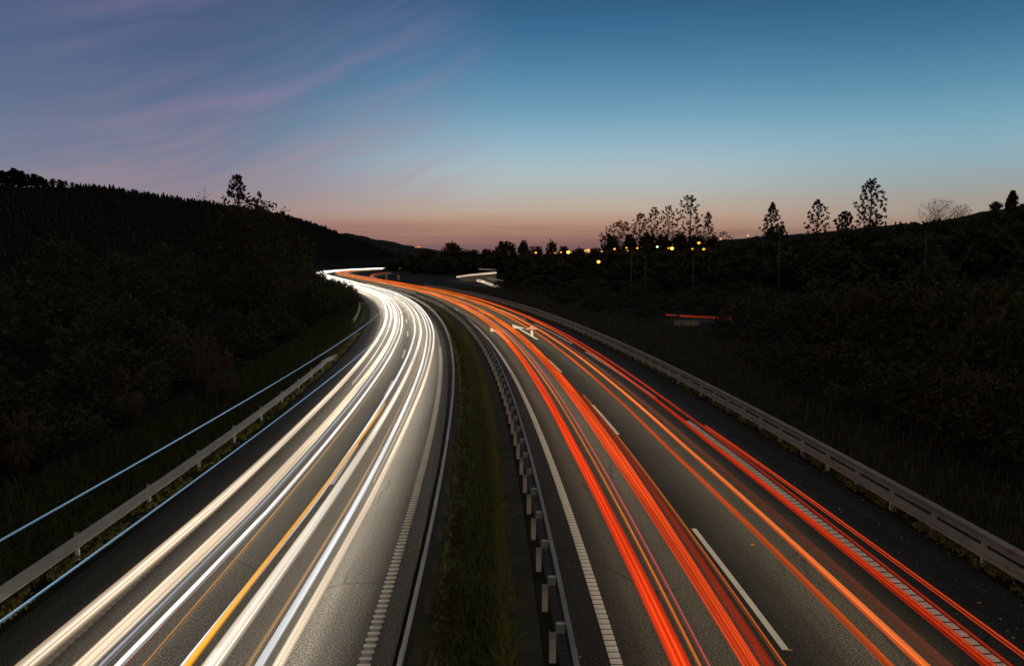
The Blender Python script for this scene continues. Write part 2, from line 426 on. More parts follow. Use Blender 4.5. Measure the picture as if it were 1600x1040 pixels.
# outgoing side
b = MB(); marks(b, 2.0, .19, 48, 420); line_obj('edge_line', b, M['paint'], road_r)
b = MB(); rumble(b, 2.0, .215, 6, 48, .215, .185, .014); line_obj('rumble_bars', b, M['paint'], road_r)
for k in range(-1, 24):
    s = 13.3+17.2*k
    b = MB(); marks(b, 5.17, .13, s, s+6.3); line_obj('lane_dash', b, M['paint'], road_r)
for k in range(-3, 12):
    s = 88.9+25.2*k
    b = MB(); marks(b, 8.72, .19, s if s > 35 else s+18.0 if s > 12 else s, s+19.6); line_obj('edge_dash', b, M['paint'], road_r)
b = MB(); rumble(b, 8.72, .23, 8, 32.9, .30, .25); line_obj('rumble_bars', b, M['paint'], road_r)
# oncoming side
b = MB(); marks(b, -2.45, .17, -10, 420); line_obj('edge_line', b, M['paint_worn'], road_l)
b = MB(); rumble(b, -2.45, .23, 7, 62, .235, .105, .022); line_obj('rumble_bars', b, M['paint_bar'], road_l)
for k in range(-1, 20):
    s = 24.0+15.8*k
    b = MB(); marks(b, -5.2, .14, s, s+5.4); line_obj('lane_dash', b, M['paint_bar'], road_l)
b = MB(); marks(b, -8.1, .18, -10, 420); line_obj('edge_line', b, M['paint_worn'], road_l)
b = MB(); rumble(b, -8.1, .22, 7, 50, .235, .105, .012); line_obj('rumble_bars', b, M['paint_worn'], road_l)
# arrows painted on the outgoing lanes (flat polygons in road coordinates)
def arrow(name, segs, z=.009):
    b = MB()
    for poly in segs: b.add([(x, y, z) for x, y in poly], [tuple(range(len(poly)))])
    return b.build(name, M['paint'], road_r)
def shaft(p, q, w):
    p, q = Vector(p), Vector(q); n = Vector((-(q-p).y, (q-p).x)).normalized()*w/2
    return [tuple(p-n), tuple(p+n), tuple(q+n), tuple(q-n)][::-1]
def tip(p, q, w):
    p, q = Vector(p), Vector(q); n = Vector((-(q-p).y, (q-p).x)).normalized()*w/2
    return [tuple(p+n), tuple(p-n), tuple(q)]
arrow('turn_arrow', [shaft((2.25, 68.0), (.72, 78.8), .24), tip((.72, 78.8), (0, 83.8), 1.25)])
arrow('turn_arrow', [shaft((1.85, 70.6), (2.0, 77.6), .24), tip((2.0, 77.6), (2.12, 82.0), 1.35)], .012)
arrow('straight_arrow', [shaft((-.3, 65.5), (-1.55, 75.5), .24), tip((-1.55, 75.5), (-2.3, 80.0), 1.1)])
arrow('straight_arrow', [shaft((-7.6, 107), (-10.1, 116), .26), tip((-10.1, 116), (-11.6, 121.5), 1.2)])

# ------------------------------------------------------------------ guard rails
def w_profile(o, z, face, h=.31, d=.08):
    """double-wave beam, its waves swelling towards the traffic (face = -1/+1 in offset)"""
    pts = [(0, 0), (.035, .02), (1, .16), (1, .30), (.15, .44), (.15, .56), (1, .70), (1, .84), (.035, .98), (0, 1)]
    fr = [(o+face*d*a, z+h*t) for a, t in pts]
    bk = [(o+face*(d*a-.022), z+h*t) for a, t in reversed(pts)]
    return fr+bk
def guard_rail(label, o, face, s0, s1, gap, beams, post_off, post_h, mrail, refl=0, mpost=None, group='guard rails along the motorway', spacer=False, post_dim=(.055, .12), z0=-.03):
    mpost = mpost or M['post']
    root = empty('guard_rail', label, 'guard rail', at(max(s0, 5), o, 0), 0, group)
    L = Vector(root.location)
    def rel(mb): mb.v = [(x-L.x, y-L.y, z-L.z) for x, y, z in mb.v]; return mb
    for (z, h, nm) in beams:
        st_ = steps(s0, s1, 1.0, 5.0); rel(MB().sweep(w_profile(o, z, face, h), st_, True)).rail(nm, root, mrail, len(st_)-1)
        # bolted overlaps every four metres: a short sleeve a little proud of the beam
    s = math.ceil(s0/4)*4
    while s < min(s1-1, 90):
        for (z, h, nm) in beams:
            pr = [(a+face*.006, q) for a, q in w_profile(o, z-.002, face, h+.004)]
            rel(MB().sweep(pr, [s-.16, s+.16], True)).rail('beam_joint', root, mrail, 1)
        s += 4.0
    s = s0+gap*.5; n = 0; proto = None
    while s < s1 and n < 98:
        p = Vector(at(s, post_off, 0)); h = head(s)
        if proto is None:
            mb = MB()
            w, d = post_dim                                      # C-section post
            mb.box((0, 0, (post_h+z0)/2), (d, .008, post_h-z0)); mb.box((-d/2+.004, .0275, (post_h+z0)/2), (.008, w, post_h-z0-.002)); mb.box((d/2-.004, .0275, (post_h+z0)/2), (.008, w, post_h-z0-.002))
            proto = mb.build('post', mpost, root); q = proto
            if spacer:
                sp = MB().box((face*.14, 0, post_h+.085), (.15, .1, .165)).build('spacer', M['post'], proto)
        else:
            q = proto.copy(); COL.objects.link(q); q.parent = root
            for ch in proto.children:
                c2 = ch.copy(); COL.objects.link(c2); c2.parent = q
        q.location = p-L; q.rotation_euler = (0, 0, h)
        s += gap; n += 1
    if refl:
        s = s0+refl*.5; proto = None; n = 0
        while s < s1 and n < 98:
            for (z, hh, nm) in beams:
                if proto is None:
                    mb = MB(); w = .085
                    mb.add([(-w, 0, .07), (w, 0, .07), (0, 0, -.075), (-w, .02, .07), (w, .02, .07), (0, .02, -.075)], [(0, 2, 1), (3, 4, 5), (0, 1, 4, 3), (1, 2, 5, 4), (2, 0, 3, 5)])
                    proto = mb.build('reflector', M['amber_reflector'], root); q = proto
                else:
                    q = proto.copy(); COL.objects.link(q); q.parent = root
                q.location = Vector(at(s, o+face*.06, z+hh*.62))-L; q.rotation_euler = (0, 0, head(s)+R(-face*8)); n += 1
            s += refl
    return root
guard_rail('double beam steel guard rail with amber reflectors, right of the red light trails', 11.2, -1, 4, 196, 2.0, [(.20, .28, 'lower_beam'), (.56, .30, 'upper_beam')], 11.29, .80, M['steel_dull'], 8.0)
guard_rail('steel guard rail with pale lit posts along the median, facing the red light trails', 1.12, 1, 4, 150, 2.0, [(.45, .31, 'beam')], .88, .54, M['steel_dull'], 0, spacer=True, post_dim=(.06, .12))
guard_rail('guard rail seen as a thin pale curving line along the white light trails', -1.62, -1, 4, 210, 2.0, [(.45, .31, 'beam')], -1.50, .44, M['steel'], 0, M['steel_shade'])  # posts carry the beam's shadow as a darker steel colour
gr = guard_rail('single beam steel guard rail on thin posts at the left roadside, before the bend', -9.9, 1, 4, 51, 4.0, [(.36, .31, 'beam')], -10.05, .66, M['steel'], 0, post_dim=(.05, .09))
L = Vector(gr.location)
e0 = Vector(at(51, -9.9, 0))
prof = w_profile(-9.9, 0, 1, .31)
v = []; ss = [51.02, 52.5, 54, 55.5, 57]
for i, s in enumerate(ss):
    for (o, z) in w_profile(-9.9-.05*i, .36-.13*i, 1, .31): v.append(Vector(at(s, o, z))-L)
n = len(prof); f = [(i*n+k, i*n+(k+1) % n, (i+1)*n+(k+1) % n, (i+1)*n+k) for i in range(len(ss)-1) for k in range(n)]
obj('ramped_end', v, f, M['steel'], gr)
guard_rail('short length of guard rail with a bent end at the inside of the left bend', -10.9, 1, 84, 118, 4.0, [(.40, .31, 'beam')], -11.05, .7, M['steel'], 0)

# ------------------------------------------------------------------ light trails
GW = 'white headlight trails on the oncoming side'
GR = 'red tail light trails on the outgoing side'
def curve(L):
    if not hasattr(L, '__len__'): return lambda s: L
    a = [q[0] for q in L]; b_ = [q[1] for q in L]
    return lambda s: float(np.interp(s, a, b_))
BEAM_W = beam_mat('headlight_beam', (1, .86, .66), 6.0, 5.0)
BEAM_I = beam_mat('headlight_beam_inner', (1, .87, .69), 24.0, .6)
BEAM_R = beam_mat('headlight_beam_ahead', (1, .81, .52), 3.2)
def trail(label, off, half, mt, s0=-6, s1=600, z=.65, thick=.05, group=None, thick_far=None):
    off = curve(off); half = curve(half); zc = curve(z)
    thick_far = thick_far or (.10 if group == GR else .15)
    sec = [(-1, 0, 0.), (-.6, .8, .2), (0, 1, .5), (.6, .8, .8), (1, 0, 1.), (.6, -.8, .8), (0, -1, .5), (-.6, -.8, .2)]
    ss = steps(s0, s1, 1.5, 8.0); v = []; uv = []; f = []; n = len(sec)
    base = at(max(s0, 6), off(max(s0, 6)), 0)
    for s in ss:
        th = thick+(thick_far-thick)*min(1, max(0, (s-60)/200))
        for a, c, u in sec:
            q = at(s, off(s)+a*half(s), zc(s)+c*th)
            v.append((q[0]-base[0], q[1]-base[1], q[2])); uv.append((u, s))
    for i in range(len(ss)-1):
        for k in range(n): f.append((i*n+k, i*n+(k+1) % n, (i+1)*n+(k+1) % n, (i+1)*n+k))
    o = obj('light_trail', v, f, [mt, BEAM_R if group == GR else BEAM_I if off(12) > -4.2 else BEAM_W], None, True, uv); o.location = base
    if group in (GW, GR) and half(20) > .07:                                        # lower faces carry the beams
        o.data.polygons.foreach_set('material_index', [1 if (q % n) in (5, 6) else 0 for q in range(len(f))])
    return tag(o, label, 'light trail', group)
CW = (1, .93, .82); CO = (1, .66, .34); WW = (1, .97, .93); BW = (.94, .96, .98); FAR = (1, .93, .80)
def wide(a, b_, c, d): return [(12, a), (20, b_), (68, c*.52), (140, d*.5), (300, d*.95)]
mt = lambda nm, *a, **k: glow_mat('glow_'+nm, *a, **k)
trail('broad cream light trail with orange streaks, the one nearest the left roadside', [(12, -7.62), (20, -7.47), (68, -7.48), (300, -7.4)], wide(.21, .21, .33, .42), mt('cream_a', CO, CW, .62, 2.2, .35, 7, .45, 1.3, far_col=FAR), group=GW)
trail('broad cream light trail second from the left roadside, a thin blue edge on its right', [(12, -6.70), (20, -6.52), (68, -6.42), (300, -6.4)], wide(.20, .23, .32, .40), mt('cream_b', CO, CW, .66, 2.4, .3, 8, .45, 4.1, far_col=FAR), group=GW)
trail('thin pale blue light trail touching the right side of the second cream trail', [(12, -6.42), (20, -6.24), (68, -6.06), (300, -6.0)], wide(.035, .04, .1, .2), mt('blue_edge', (.6, .76, 1), BW, .26, 1.6, .4, 3, .2, 2.0, far_col=FAR), group=GW)
trail('narrow clean white light trail alone between the cream pair and the amber one', [(12, -6.15), (20, -5.93), (68, -5.75), (300, -5.7)], wide(.06, .075, .13, .25), mt('white_thin', (.9, .9, .9), WW, .75, 2.4, .35, 4, .2, 9.0, far_col=FAR), group=GW)
trail('hair thin dull red light trail on the oncoming carriageway right of the narrow white one', [(12, -6.0), (20, -5.98)], [(12, .018), (60, .03)], mt('thin_red', (.8, .12, .06), (.9, .2, .1), .16, .2, .4, 3, .5, 3.0), s1=60, group=GW)
trail('hair thin orange light trail over the middle of the left lane', [(12, -5.73), (20, -5.72), (60, -5.55)], [(12, .018), (90, .04)], mt('thin_orange', (.9, .4, .08), (1, .5, .12), .30, .5, .4, 3, .4, 5.0), s1=120, group=GW)
trail('bluish white light trail running along the left side of the amber one', [(12, -5.10), (20, -4.90), (68, -4.52), (300, -4.5)], wide(.065, .085, .16, .30), mt('bluish', BW, (.92, .96, 1), .58, 2.2, .35, 5, .35, 6.0, far_col=FAR), group=GW)
trail('amber indicator light trail, the single yellow band among the white ones', [(12, -4.99), (15, -4.97), (27, -4.76), (33, -4.62)], [(12, .085), (20, .07), (30, .055), (34, .012)], mt('amber', (1, .40, .01), (1, .46, .02), .62, .9, .3, 4, .15, 8.0, body=.9), s1=34, z=.72, group=GW)
trail('broad streaky white light trail just right of the amber band', [(12, -4.66), (20, -4.52), (68, -3.98), (300, -4.0)], wide(.19, .16, .2, .32), mt('white_c', (.95, .74, .5), CW, .66, 2.1, .35, 9, .6, 12.0, far_col=FAR), group=GW)
trail('thin orange double light trail left of the two innermost white trails', [(12, -4.07), (20, -3.95), (68, -3.72)], [(12, .045), (20, .04), (68, .06)], mt('orange_pair', (1, .45, .12), (1, .62, .30), .34, 1.0, .3, 5, .8, 14.0), s1=150, group=GW)
trail('cool white light trail, second from the median side', [(12, -3.90), (20, -3.77), (68, -3.46), (300, -3.4)], wide(.085, .09, .15, .30), mt('cool_white', BW, (.95, .98, 1), .60, 2.2, .35, 5, .35, 16.0, far_col=FAR), group=GW)
trail('warm white light trail nearest the median on the oncoming side', [(12, -3.60), (20, -3.45), (68, -2.86), (300, -2.9)], wide(.11, .10, .15, .32), mt('warm_inner', CO, CW, .62, 2.4, .35, 6, .45, 18.0, far_col=FAR), group=GW)
trail('faint cream light trail between the two innermost white trails in the bend', [(20, -3.62), (68, -3.16), (300, -3.2)], [(22, .004), (30, .04), (68, .07), (140, .2), (300, .28)], mt('cream_f', CO, CW, .3, 1.9, .4, 4, .5, 21.0, far_col=FAR), s0=22, group=GW)
trail('broad white light trail filling the left lane in the far bend', [(40, -6.9), (68, -6.95), (300, -6.9)], [(40, .004), (50, .03), (68, .08), (140, .3), (300, .6)], mt('white_far', CW, WW, .5, 2.0, .35, 5, .4, 24.0, far_col=FAR), s0=40, group=GW)
for lb, o, in (('upper blue lorry marker light trail sweeping high above the left roadside', -6.92), ('lower blue lorry marker light trail sweeping above the left shoulder', -5.38)):
    far = 300 if o < -6 else 92
    trail(lb, [(8, o), (60, o+.2), (100, o+.3)], [(0, .010), (30, .015), (60, .03), (140, .07), (300, .14)], mt('blue_marker', (.30, .56, .88), (.42, .70, .95), .33, .5, .3, 2, .1, 30.0+o), s1=far, z=3.27, thick=.014, thick_far=.13, group='blue marker light trails of a lorry')
# outgoing side
RD = (1, .03, .004); RO = (1, .075, .006); OR = (1, .20, .012); PK = (1, .15, .03)
def rwide(a, b_, c, d): return [(12, a*.95), (26, b_*.95), (67, c*1.0), (140, d*1.0), (300, d*1.2)]
FR = (1, .19, .008)
trail('broad bright red light trail nearest the median', [(12, 2.83), (26, 2.72), (67, 2.90), (300, 3.0)], rwide(.19, .20, .26, .36), mt('red_a', RD, RO, .62, 1.1, .22, 6, .45, 41.0, hot=PK, far_col=FR, body=.8), group=GR)
trail('thin orange light trail along the right side of the broad red one', [(12, 3.12), (26, 3.14), (67, 3.35), (300, 3.4)], rwide(.03, .04, .08, .2), mt('orange_a', OR, (1, .28, .04), .40, 1.0, .35, 3, .3, 43.0, far_col=FR), group=GR)
trail('thin red and violet light trail left of the dark gap in the passing lane', [(12, 3.26), (26, 3.32), (67, 3.6)], rwide(.028, .03, .05, .1), mt('violet', RO, (.9, .2, .35), .42, .7, .35, 3, .5, 44.0), s1=160, group=GR)
trail('broad orange red light trail with dark fine lines, middle of the passing lane', [(12, 3.94), (26, 4.02), (67, 4.35), (300, 4.3)], rwide(.17, .30, .36, .42), mt('red_b', RD, (1, .11, .012), .60, 1.1, .2, 10, .65, 47.0, hot=(1, .26, .03), far_col=FR, body=.8), group=GR)
trail('dim red haze of light along the right flank of the middle red trail', [(12, 4.22), (26, 4.4)], [(12, .13), (26, .09), (45, .03)], mt('red_dim', RD, RO, .20, .25, .4, 7, .7, 49.0), s1=45, group=GR)
trail('single thin orange light trail just left of the dashed lane line', [(12, 4.47), (26, 4.53), (67, 4.75)], rwide(.02, .025, .04, .06), mt('orange_c', OR, (1, .24, .03), .32, .7, .35, 3, .3, 52.0), s1=36, group=GR)
trail('orange light trail with a parallel red line, just right of the dashed lane line', [(12, 6.13), (26, 5.95), (67, 6.10), (300, 6.0)], rwide(.11, .09, .12, .28), mt('orange_d', RD, OR, .50, 1.1, .3, 6, .75, 55.0, hot=(1, .42, .10), far_col=FR, body=.8), group=GR)
trail('bright orange light trail with a pale pink core in the right lane', [(12, 6.70), (26, 6.58), (67, 6.76), (300, 6.7)], rwide(.13, .10, .14, .30), mt('orange_e', RO, (1, .28, .05), .60, 1.2, .3, 6, .5, 59.0, hot=(1, .45, .26), far_col=FR, body=.8), group=GR)
trail('dim dotted red shimmer of light in the right lane', [(12, 7.02), (26, 6.95), (60, 7.05)], [(12, .17), (40, .13), (80, .1)], mt('shimmer', (.9, .14, .05), (1, .3, .14), .085, .22, .3, 14, .7, 61.0), s1=90, group=GR)
trail('band of fine dark red streaks of light next to the rumble edge line', [(12, 7.74), (26, 7.62), (67, 8.05), (300, 7.8)], rwide(.16, .14, .10, .24), mt('red_e', RD, (1, .075, .01), .42, 1.1, .25, 13, .85, 63.0, hot=(1, .22, .03), far_col=FR, body=.8), group=GR)
trail('narrow vivid red light trail over the right edge line', [(12, 8.07), (26, 8.12), (67, 8.45), (200, 8.2)], rwide(.022, .022, .06, .18), mt('red_f', RD, RO, .38, 1.0, .3, 4, .5, 66.0), s1=240, group=GR)
trail('hair thin red marker light trail on the right shoulder, starting abruptly', [(12, 8.51), (29, 8.28)], [(12, .012), (30, .014)], mt('marker_red', RO, (1, .09, .02), .5, .5, .3, 2, .1, 68.0), s1=29, group=GR)
trail('orange red light trail curling off along the far exit ramp', [(200, 7.4), (235, 7.8)]+[(s, ramp_o(s)-1) for s in range(245, 400, 10)], .45, mt('ramp', RO, OR, .9, 1.0, .3, 6, .5, 71.0, hot=(1, .4, .08)), s0=200, s1=385, group=GR)

# ------------------------------------------------------------------ hills
def interp(L): return lambda q: float(np.interp(q, [a[0] for a in L], [a[1] for a in L]))
SKY_L = interp([(-900, 215), (-300, 246), (0, 292), (60, 293), (110, 292), (200, 301), (280, 313), (330, 321), (420, 335), (450, 341), (500, 352), (560, 365), (600, 375), (640, 385), (690, 393), (760, 400)])
def px_of(x, y, z):
    p = R(5.474); zz = z-CAM_H; d = y*math.cos(p)-zz*math.sin(p)
    return 800+1200*x/d, 520-1200*(y*math.sin(p)+zz*math.cos(p))/d
RIDGE = -185.0; FOOT = -15.0
def ridge_z(s):
    x, y, _ = at(s, RIDGE); z = 20.0
    if y < 60: y = 60; x = min(x, -150)
    for _ in range(6):
        px, _q = px_of(x, y, z)
        z = ray(px, y, SKY_L(px))[2]
    return z
RZ = {}
for s in range(-40, 781, 20): RZ[s] = ridge_z(s)
RZs = sorted(RZ); RZv = [RZ[q] for q in RZs]
def hill_z(s, d):
    t = (FOOT-d)/(FOOT-RIDGE)
    if t <= 0: return -.05
    rz = float(np.interp(s, RZs, RZv))
    if t > 1: return rz-(t-1)*rz*1.2
    bump = .6*math.sin(s*.11+d*.07)+.5*math.sin(s*.043-d*.13)
    return rz*(t*t*(3-2*t)*.35+.65*t**1.2)+bump*min(1, t*6)*(1-t)
hv = []; hs = list(range(-40, 781, 12)); hd = [-14.9, -18, -24, -32, -45, -60, -80, -105, -130, -155, -175, -185, -200, -240, -330]
for s in hs:
    for d in hd: hv.append(at(s, d, hill_z(s, d)))
n = len(hd)
hf = [(i*n+k, (i+1)*n+k, (i+1)*n+k+1, i*n+k+1) for i in range(len(hs)-1) for k in range(n-1)]
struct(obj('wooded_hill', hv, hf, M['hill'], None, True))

def skyline_hill(name, cols, foot, ridge_dep, sky, mt, rows=10, k=1.4, bump=.3):
    v = []; f = []; n = rows+3
    for c in cols:
        fd, rd = foot(c), ridge_dep(c)
        zr = ray(c, rd, sky(c))[2]
        for j in range(rows+1):
            t = j/rows; dep = fd+(rd-fd)*t
            q = ray(c, dep)
            v.append((q[0], q[1], max(-.06, -.06+zr*t**k+bump*math.sin(c*.05+j*1.7)*t*(1-t)*4)))
        for e in (1.15, 1.6):
            q = ray(c, rd*e); v.append((q[0], q[1], zr*(1.0 if e < 1.3 else .2)))
    for i in range(len(cols)-1):
        for j in range(n-1): f.append((i*n+j, (i+1)*n+j, (i+1)*n+j+1, i*n+j+1))
    return struct(obj(name, v, f, mt, None, True))
wob = lambda c: 1.2*math.sin(c*.11)+.9*math.sin(c*.27+1)+.5*math.sin(c*.61)
SKY_R = interp([(1000, 394), (1060, 386), (1130, 375), (1180, 370), (1240, 366), (1300, 361), (1350, 355), (1400, 350), (1440, 350), (1470, 345), (1500, 338), (1540, 329), (1600, 319), (1750, 298), (2400, 250)])
skyline_hill('right_hill', list(range(1000, 2401, 10)), lambda c: 30/((c-800)/1200+.02)+8, lambda c: 420-.16*(c-1000) if c < 2000 else 260,
             lambda c: SKY_R(c)+wob(c)*.6, M['hill'], 14, 1.5)
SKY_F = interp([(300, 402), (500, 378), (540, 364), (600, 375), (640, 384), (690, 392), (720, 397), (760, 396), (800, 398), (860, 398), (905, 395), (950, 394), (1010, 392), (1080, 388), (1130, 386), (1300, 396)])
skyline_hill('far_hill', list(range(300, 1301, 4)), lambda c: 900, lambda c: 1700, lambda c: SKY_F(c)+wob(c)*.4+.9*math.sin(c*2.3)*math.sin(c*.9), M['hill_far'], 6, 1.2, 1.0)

# ------------------------------------------------------------------ foliage builders
def leaves(centres, per, spread, size, rs, flat=1.0, stretch=1.0):
    """many separate leaf-shaped faces round the given cluster centres"""
    V = []; F = []
    c = np.repeat(np.asarray(centres, float), per, 0)
    m = len(c)
    sp = spread if np.isscalar(spread) else np.repeat(np.asarray(spread, float), per)[:, None]
    d = rs.normal(size=(m, 3)); d /= np.linalg.norm(d, axis=1)[:, None]
    c = c+d*sp*(rs.random((m, 1))**.5)*np.array([1, 1, flat])
    a = rs.normal(size=(m, 3)); a /= np.linalg.norm(a, axis=1)[:, None]
    b = np.cross(a, rs.normal(size=(m, 3))); b /= np.linalg.norm(b, axis=1)[:, None]
    sz = size*(.55+.9*rs.random((m, 1)))
    a = a*sz*stretch; b = b*sz*.55
    P = np.stack([c-a, c+b*.9-a*.1, c+a, c-b*.9-a*.1], 1).reshape(-1, 3)
    F = np.arange(m*4).reshape(m, 4)
    return P, F
def link_np(name, P, F, mt, parent=None, loc=None): return obj(name, P.tolist(), F.tolist(), mt, parent, False, None, loc)

def build_tree(name, label, cat, loc, h, w, style, mleaf, seed, group=None, leafsize=.3, clusters=60, per=18, base=.25, spread=None):
    rs = np.random.default_rng(seed); r = random.Random(seed)
    root = empty(name, label, cat, loc, 0, group)
    mb = MB(); th = h*(.93 if style == 'poplar' else .72)
    lean = [r.uniform(-.02, .02)*h, r.uniform(-.02, .02)*h]
    tr = [(lean[0]*t+.012*h*math.sin(t*5+seed), lean[1]*t+.012*h*math.cos(t*4+seed), th*t) for t in [0, .1, .25, .4, .55, .7, .85, 1]]
    r0 = max(.08, h*.016)
    mb.tube(tr, [r0*1.35, r0, r0*.9, r0*.78, r0*.62, r0*.46, r0*.28, r0*.1], 7)
    cents = []; spr = []
    for k in range(clusters):
        t = base+(1-base)*((k+.5)/clusters)
        if style == 'poplar':
            env = (math.sin(math.pi*min(1, (t-base)/(1-base)*.86+.12))**.7)*.5*w
        elif style == 'cone':
            env = (1-(t-base)/(1-base))**.85*.5*w+.03*w
        else:
            q = (t-base)/(1-base); env = math.sqrt(max(.02, 1-(2*q-1)**2*.96))*.5*w
        ang = k*2.399+r.uniform(-.5, .5); rad = env*(r.random()**.5 if style == 'round' else r.uniform(.35, 1.05))
        z = h*t+r.uniform(-.02, .02)*h
        p = (math.cos(ang)*rad, math.sin(ang)*rad, z)
        cents.append(p); spr.append((spread or .085*w)*r.uniform(.6, 1.3))
        if (k % 2 == 0 or name == 'bare_tree') and rad > .2*env:
            tb = min(.97, max(.12, (z-rad*(1.0 if style == 'poplar' else .7))/th))
            b0 = Vector((np.interp(tb, [0, .1, .25, .4, .55, .7, .85, 1], [q[0] for q in tr]), np.interp(tb, [0, .1, .25, .4, .55, .7, .85, 1], [q[1] for q in tr]), th*tb))
            b1 = Vector(p); mid = b0.lerp(b1, .55)+Vector((0, 0, -.04*h*r.random()))
            rb = r0*.34*(1-tb*.6)
            mb.tube([b0, mid, b1], [rb, rb*.6, rb*.15], 5, False)
    mb.build('trunk', M['bark'], root, True)
    P, F = leaves(cents, per, spr, leafsize, rs)
    link_np('crown', P, F, mleaf, root)
    return root

def build_bush(name, label, loc, w, h, seed, mleaf, leafsize=.11, n=1500, group=None, stems=7):
    rs = np.random.default_rng(seed); r = random.Random(seed)
    root = empty(name, label, 'bush', loc, r.uniform(0, 6), group)
    mb = MB(); cents = []; sp = []
    for k in range(stems*4):
        a = r.uniform(0, 6.283); q = r.random()**.6*.5*w; z = h*(.15+.8*r.random()*math.sqrt(max(.05, 1-(q/(.55*w))**2)))
        cents.append((math.cos(a)*q, math.sin(a)*q, z)); sp.append(.14*w*r.uniform(.6, 1.3))
        if k < stems*2: mb.tube([(math.cos(a)*q*.12, math.sin(a)*q*.12, -.1), (math.cos(a)*q*.5, math.sin(a)*q*.5, z*.6), (math.cos(a)*q, math.sin(a)*q, z)], [.03, .022, .008], 5, False)
    mb.build('stems', M['bark'], root, True)
    P, F = leaves(cents, max(4, n//len(cents)), sp, leafsize, rs)
    link_np('foliage', P, F, mleaf, root)
    return root

# forest on the left hill: reads as one mass
def conifer_tuft(V, F, x, y, z, h, w, r):
    nseg = 6; top = (x+r.uniform(-.05, .05)*h, y, z+h)
    for tier in range(3):
        zb = z+h*(.12+.26*tier); zt = z+h*(.62+.19*tier); rr = w*(.5-.13*tier); b0 = len(V)
        V.append((x, y, min(zt, z+h)))
        for k in range(nseg):
            a = k*6.283/nseg+r.random(); q = rr*r.uniform(.6, 1.2)
            V.append((x+math.cos(a)*q, y+math.sin(a)*q, zb+r.uniform(-.06, .06)*h))
        for k in range(nseg): F.append((b0, b0+1+k, b0+1+(k+1) % nseg))
V = []; F = []; r = random.Random(3)
for k in range(7000):
    s = r.uniform(120, 770); d = RIDGE+abs(r.gauss(0, 1))*30-6
    if k % 2 == 0: d = r.uniform(-165, -48)
    if d > -22: continue
    x, y, _ = at(s, d); z = hill_z(s, d)
    px, py = px_of(x, y, z)
    if px < 118 and d < RIDGE+8: continue
    hh = r.uniform(3.2, 5.4)*(1.25 if r.random() < .08 else 1)
    conifer_tuft(V, F, x, y, z-1.0, hh, hh*.62, r)
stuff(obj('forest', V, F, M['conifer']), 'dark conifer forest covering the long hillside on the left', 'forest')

# pines with bare trunks against the sky at the left end of the ridge
def place_on_ridge(px, extra=0):
    for s in np.arange(60, 780, 2.0):
        x, y, _ = at(s, RIDGE+4+extra)
        if y > 60:
            q = px_of(x, y, hill_z(s, RIDGE+4+extra))
            if q[0] >= px: return (x, y, hill_z(s, RIDGE+4+extra)-.4)
    return None
pines = []
pl = 'tall pine with bare trunk in the row on the ridge at the far left'
r = random.Random(12)
for i in range(34):
    px = -14+i*4.6+r.uniform(-2, 2); topy = np.interp(px, [-20, 20, 70, 110, 150], [262, 267, 277, 288, 295])+r.uniform(-3, 6)
    loc = place_on_ridge(px, (i % 4)*6-12)
    if loc is None: continue
    hh = ray(px, loc[1], topy)[2]-loc[2]
    if hh < 1.5: continue
    if len(pines) < 3:
        pines.append(build_tree('pine_tree', pl, 'tree', loc, 10, 5.6, ('round', 'cone', 'round')[len(pines)], M['conifer'], 50+i, 'pines on the left ridge', .42, 40, 26, .34, .8)); t_ = pines[-1]
        t_.scale = (hh/10,)*3
    else: dup(pines[i % 3], loc, i*1.3, (hh/10*r.uniform(.8, 1.2), hh/10*r.uniform(.8, 1.2), hh/10))

# the big tree beside the bend
x, y, z = ray(395, 74)
build_tree('broadleaf_tree', 'big broadleaf tree with autumn leaves rising above the left hillside, behind the guard rail', 'tree', (x, y, .2), 11.6, 11.5, 'round', M['leaf_autumn'], 21, None, .20, 150, 46, .12, 1.2)
x, y, z = ray(374, 78)
build_tree('young_tree', 'spindly tree top with sparse leaves against the sky above the left hill', 'tree', (x, y, .6), 15.0, 5.6, 'cone', M['leaf_dark'], 33, None, .2, 70, 18, .3, .5)
x, y, z = ray(404, 82)
build_tree('young_tree', 'shorter sparse tree top just right of the spindly one on the left', 'tree', (x, y, .6), 13.2, 4.2, 'round', M['leaf_dark'], 35, None, .2, 40, 16, .4, .45)
x, y, z = ray(322, 90)
build_tree('bare_tree', 'bare twiggy tree top poking over the left hill line', 'tree', (x, y, .6), 14.4, 3.0, 'poplar', M['leaf_dark'], 36, None, .10, 46, 2, .55, .3)

# ------------------------------------------------------------------ trees on the right skyline
def sky_tree(px, topy, basey, dep, wpx, style, label, seed, mleaf=None, ls=.42, cl=70, per=9, base=.12, sp=None, name='poplar_tree', group=None):
    top = ray(px, dep, topy); bot = ray(px, dep, basey)
    h = top[2]-bot[2]; w = wpx*(1.45 if style == 'poplar' else 1.15)/1200*dep
    if ls > .2: cl = int(cl*1.7); per = int(per*1.6); sp = sp or .052*w; ls *= .72
    else: cl = int(cl*1.6); per = int(per*2)
    return build_tree(name, label, 'tree', (bot[0], bot[1], bot[2]), h, w, style, mleaf or M['leaf_pale'], seed, group, ls, cl, per, base, sp)
sky_tree(968, 347, 400, 300, 44, 'poplar', 'shortest rounded tree at the left end of the poplar row on the skyline', 101, ls=.45, cl=80, per=9, name='broadleaf_tree')
sky_tree(952, 366, 402, 300, 26, 'round', 'low bushy tree at the foot of the left end of the poplar row', 118, ls=.5, cl=40, per=10, name='broadleaf_tree')
sky_tree(1000, 334, 402, 300, 30, 'poplar', 'second tree from the left in the skyline poplar row, narrow and airy', 102)
sky_tree(1021, 325, 402, 300, 27, 'poplar', 'pointed poplar third from the left in the skyline row', 103)
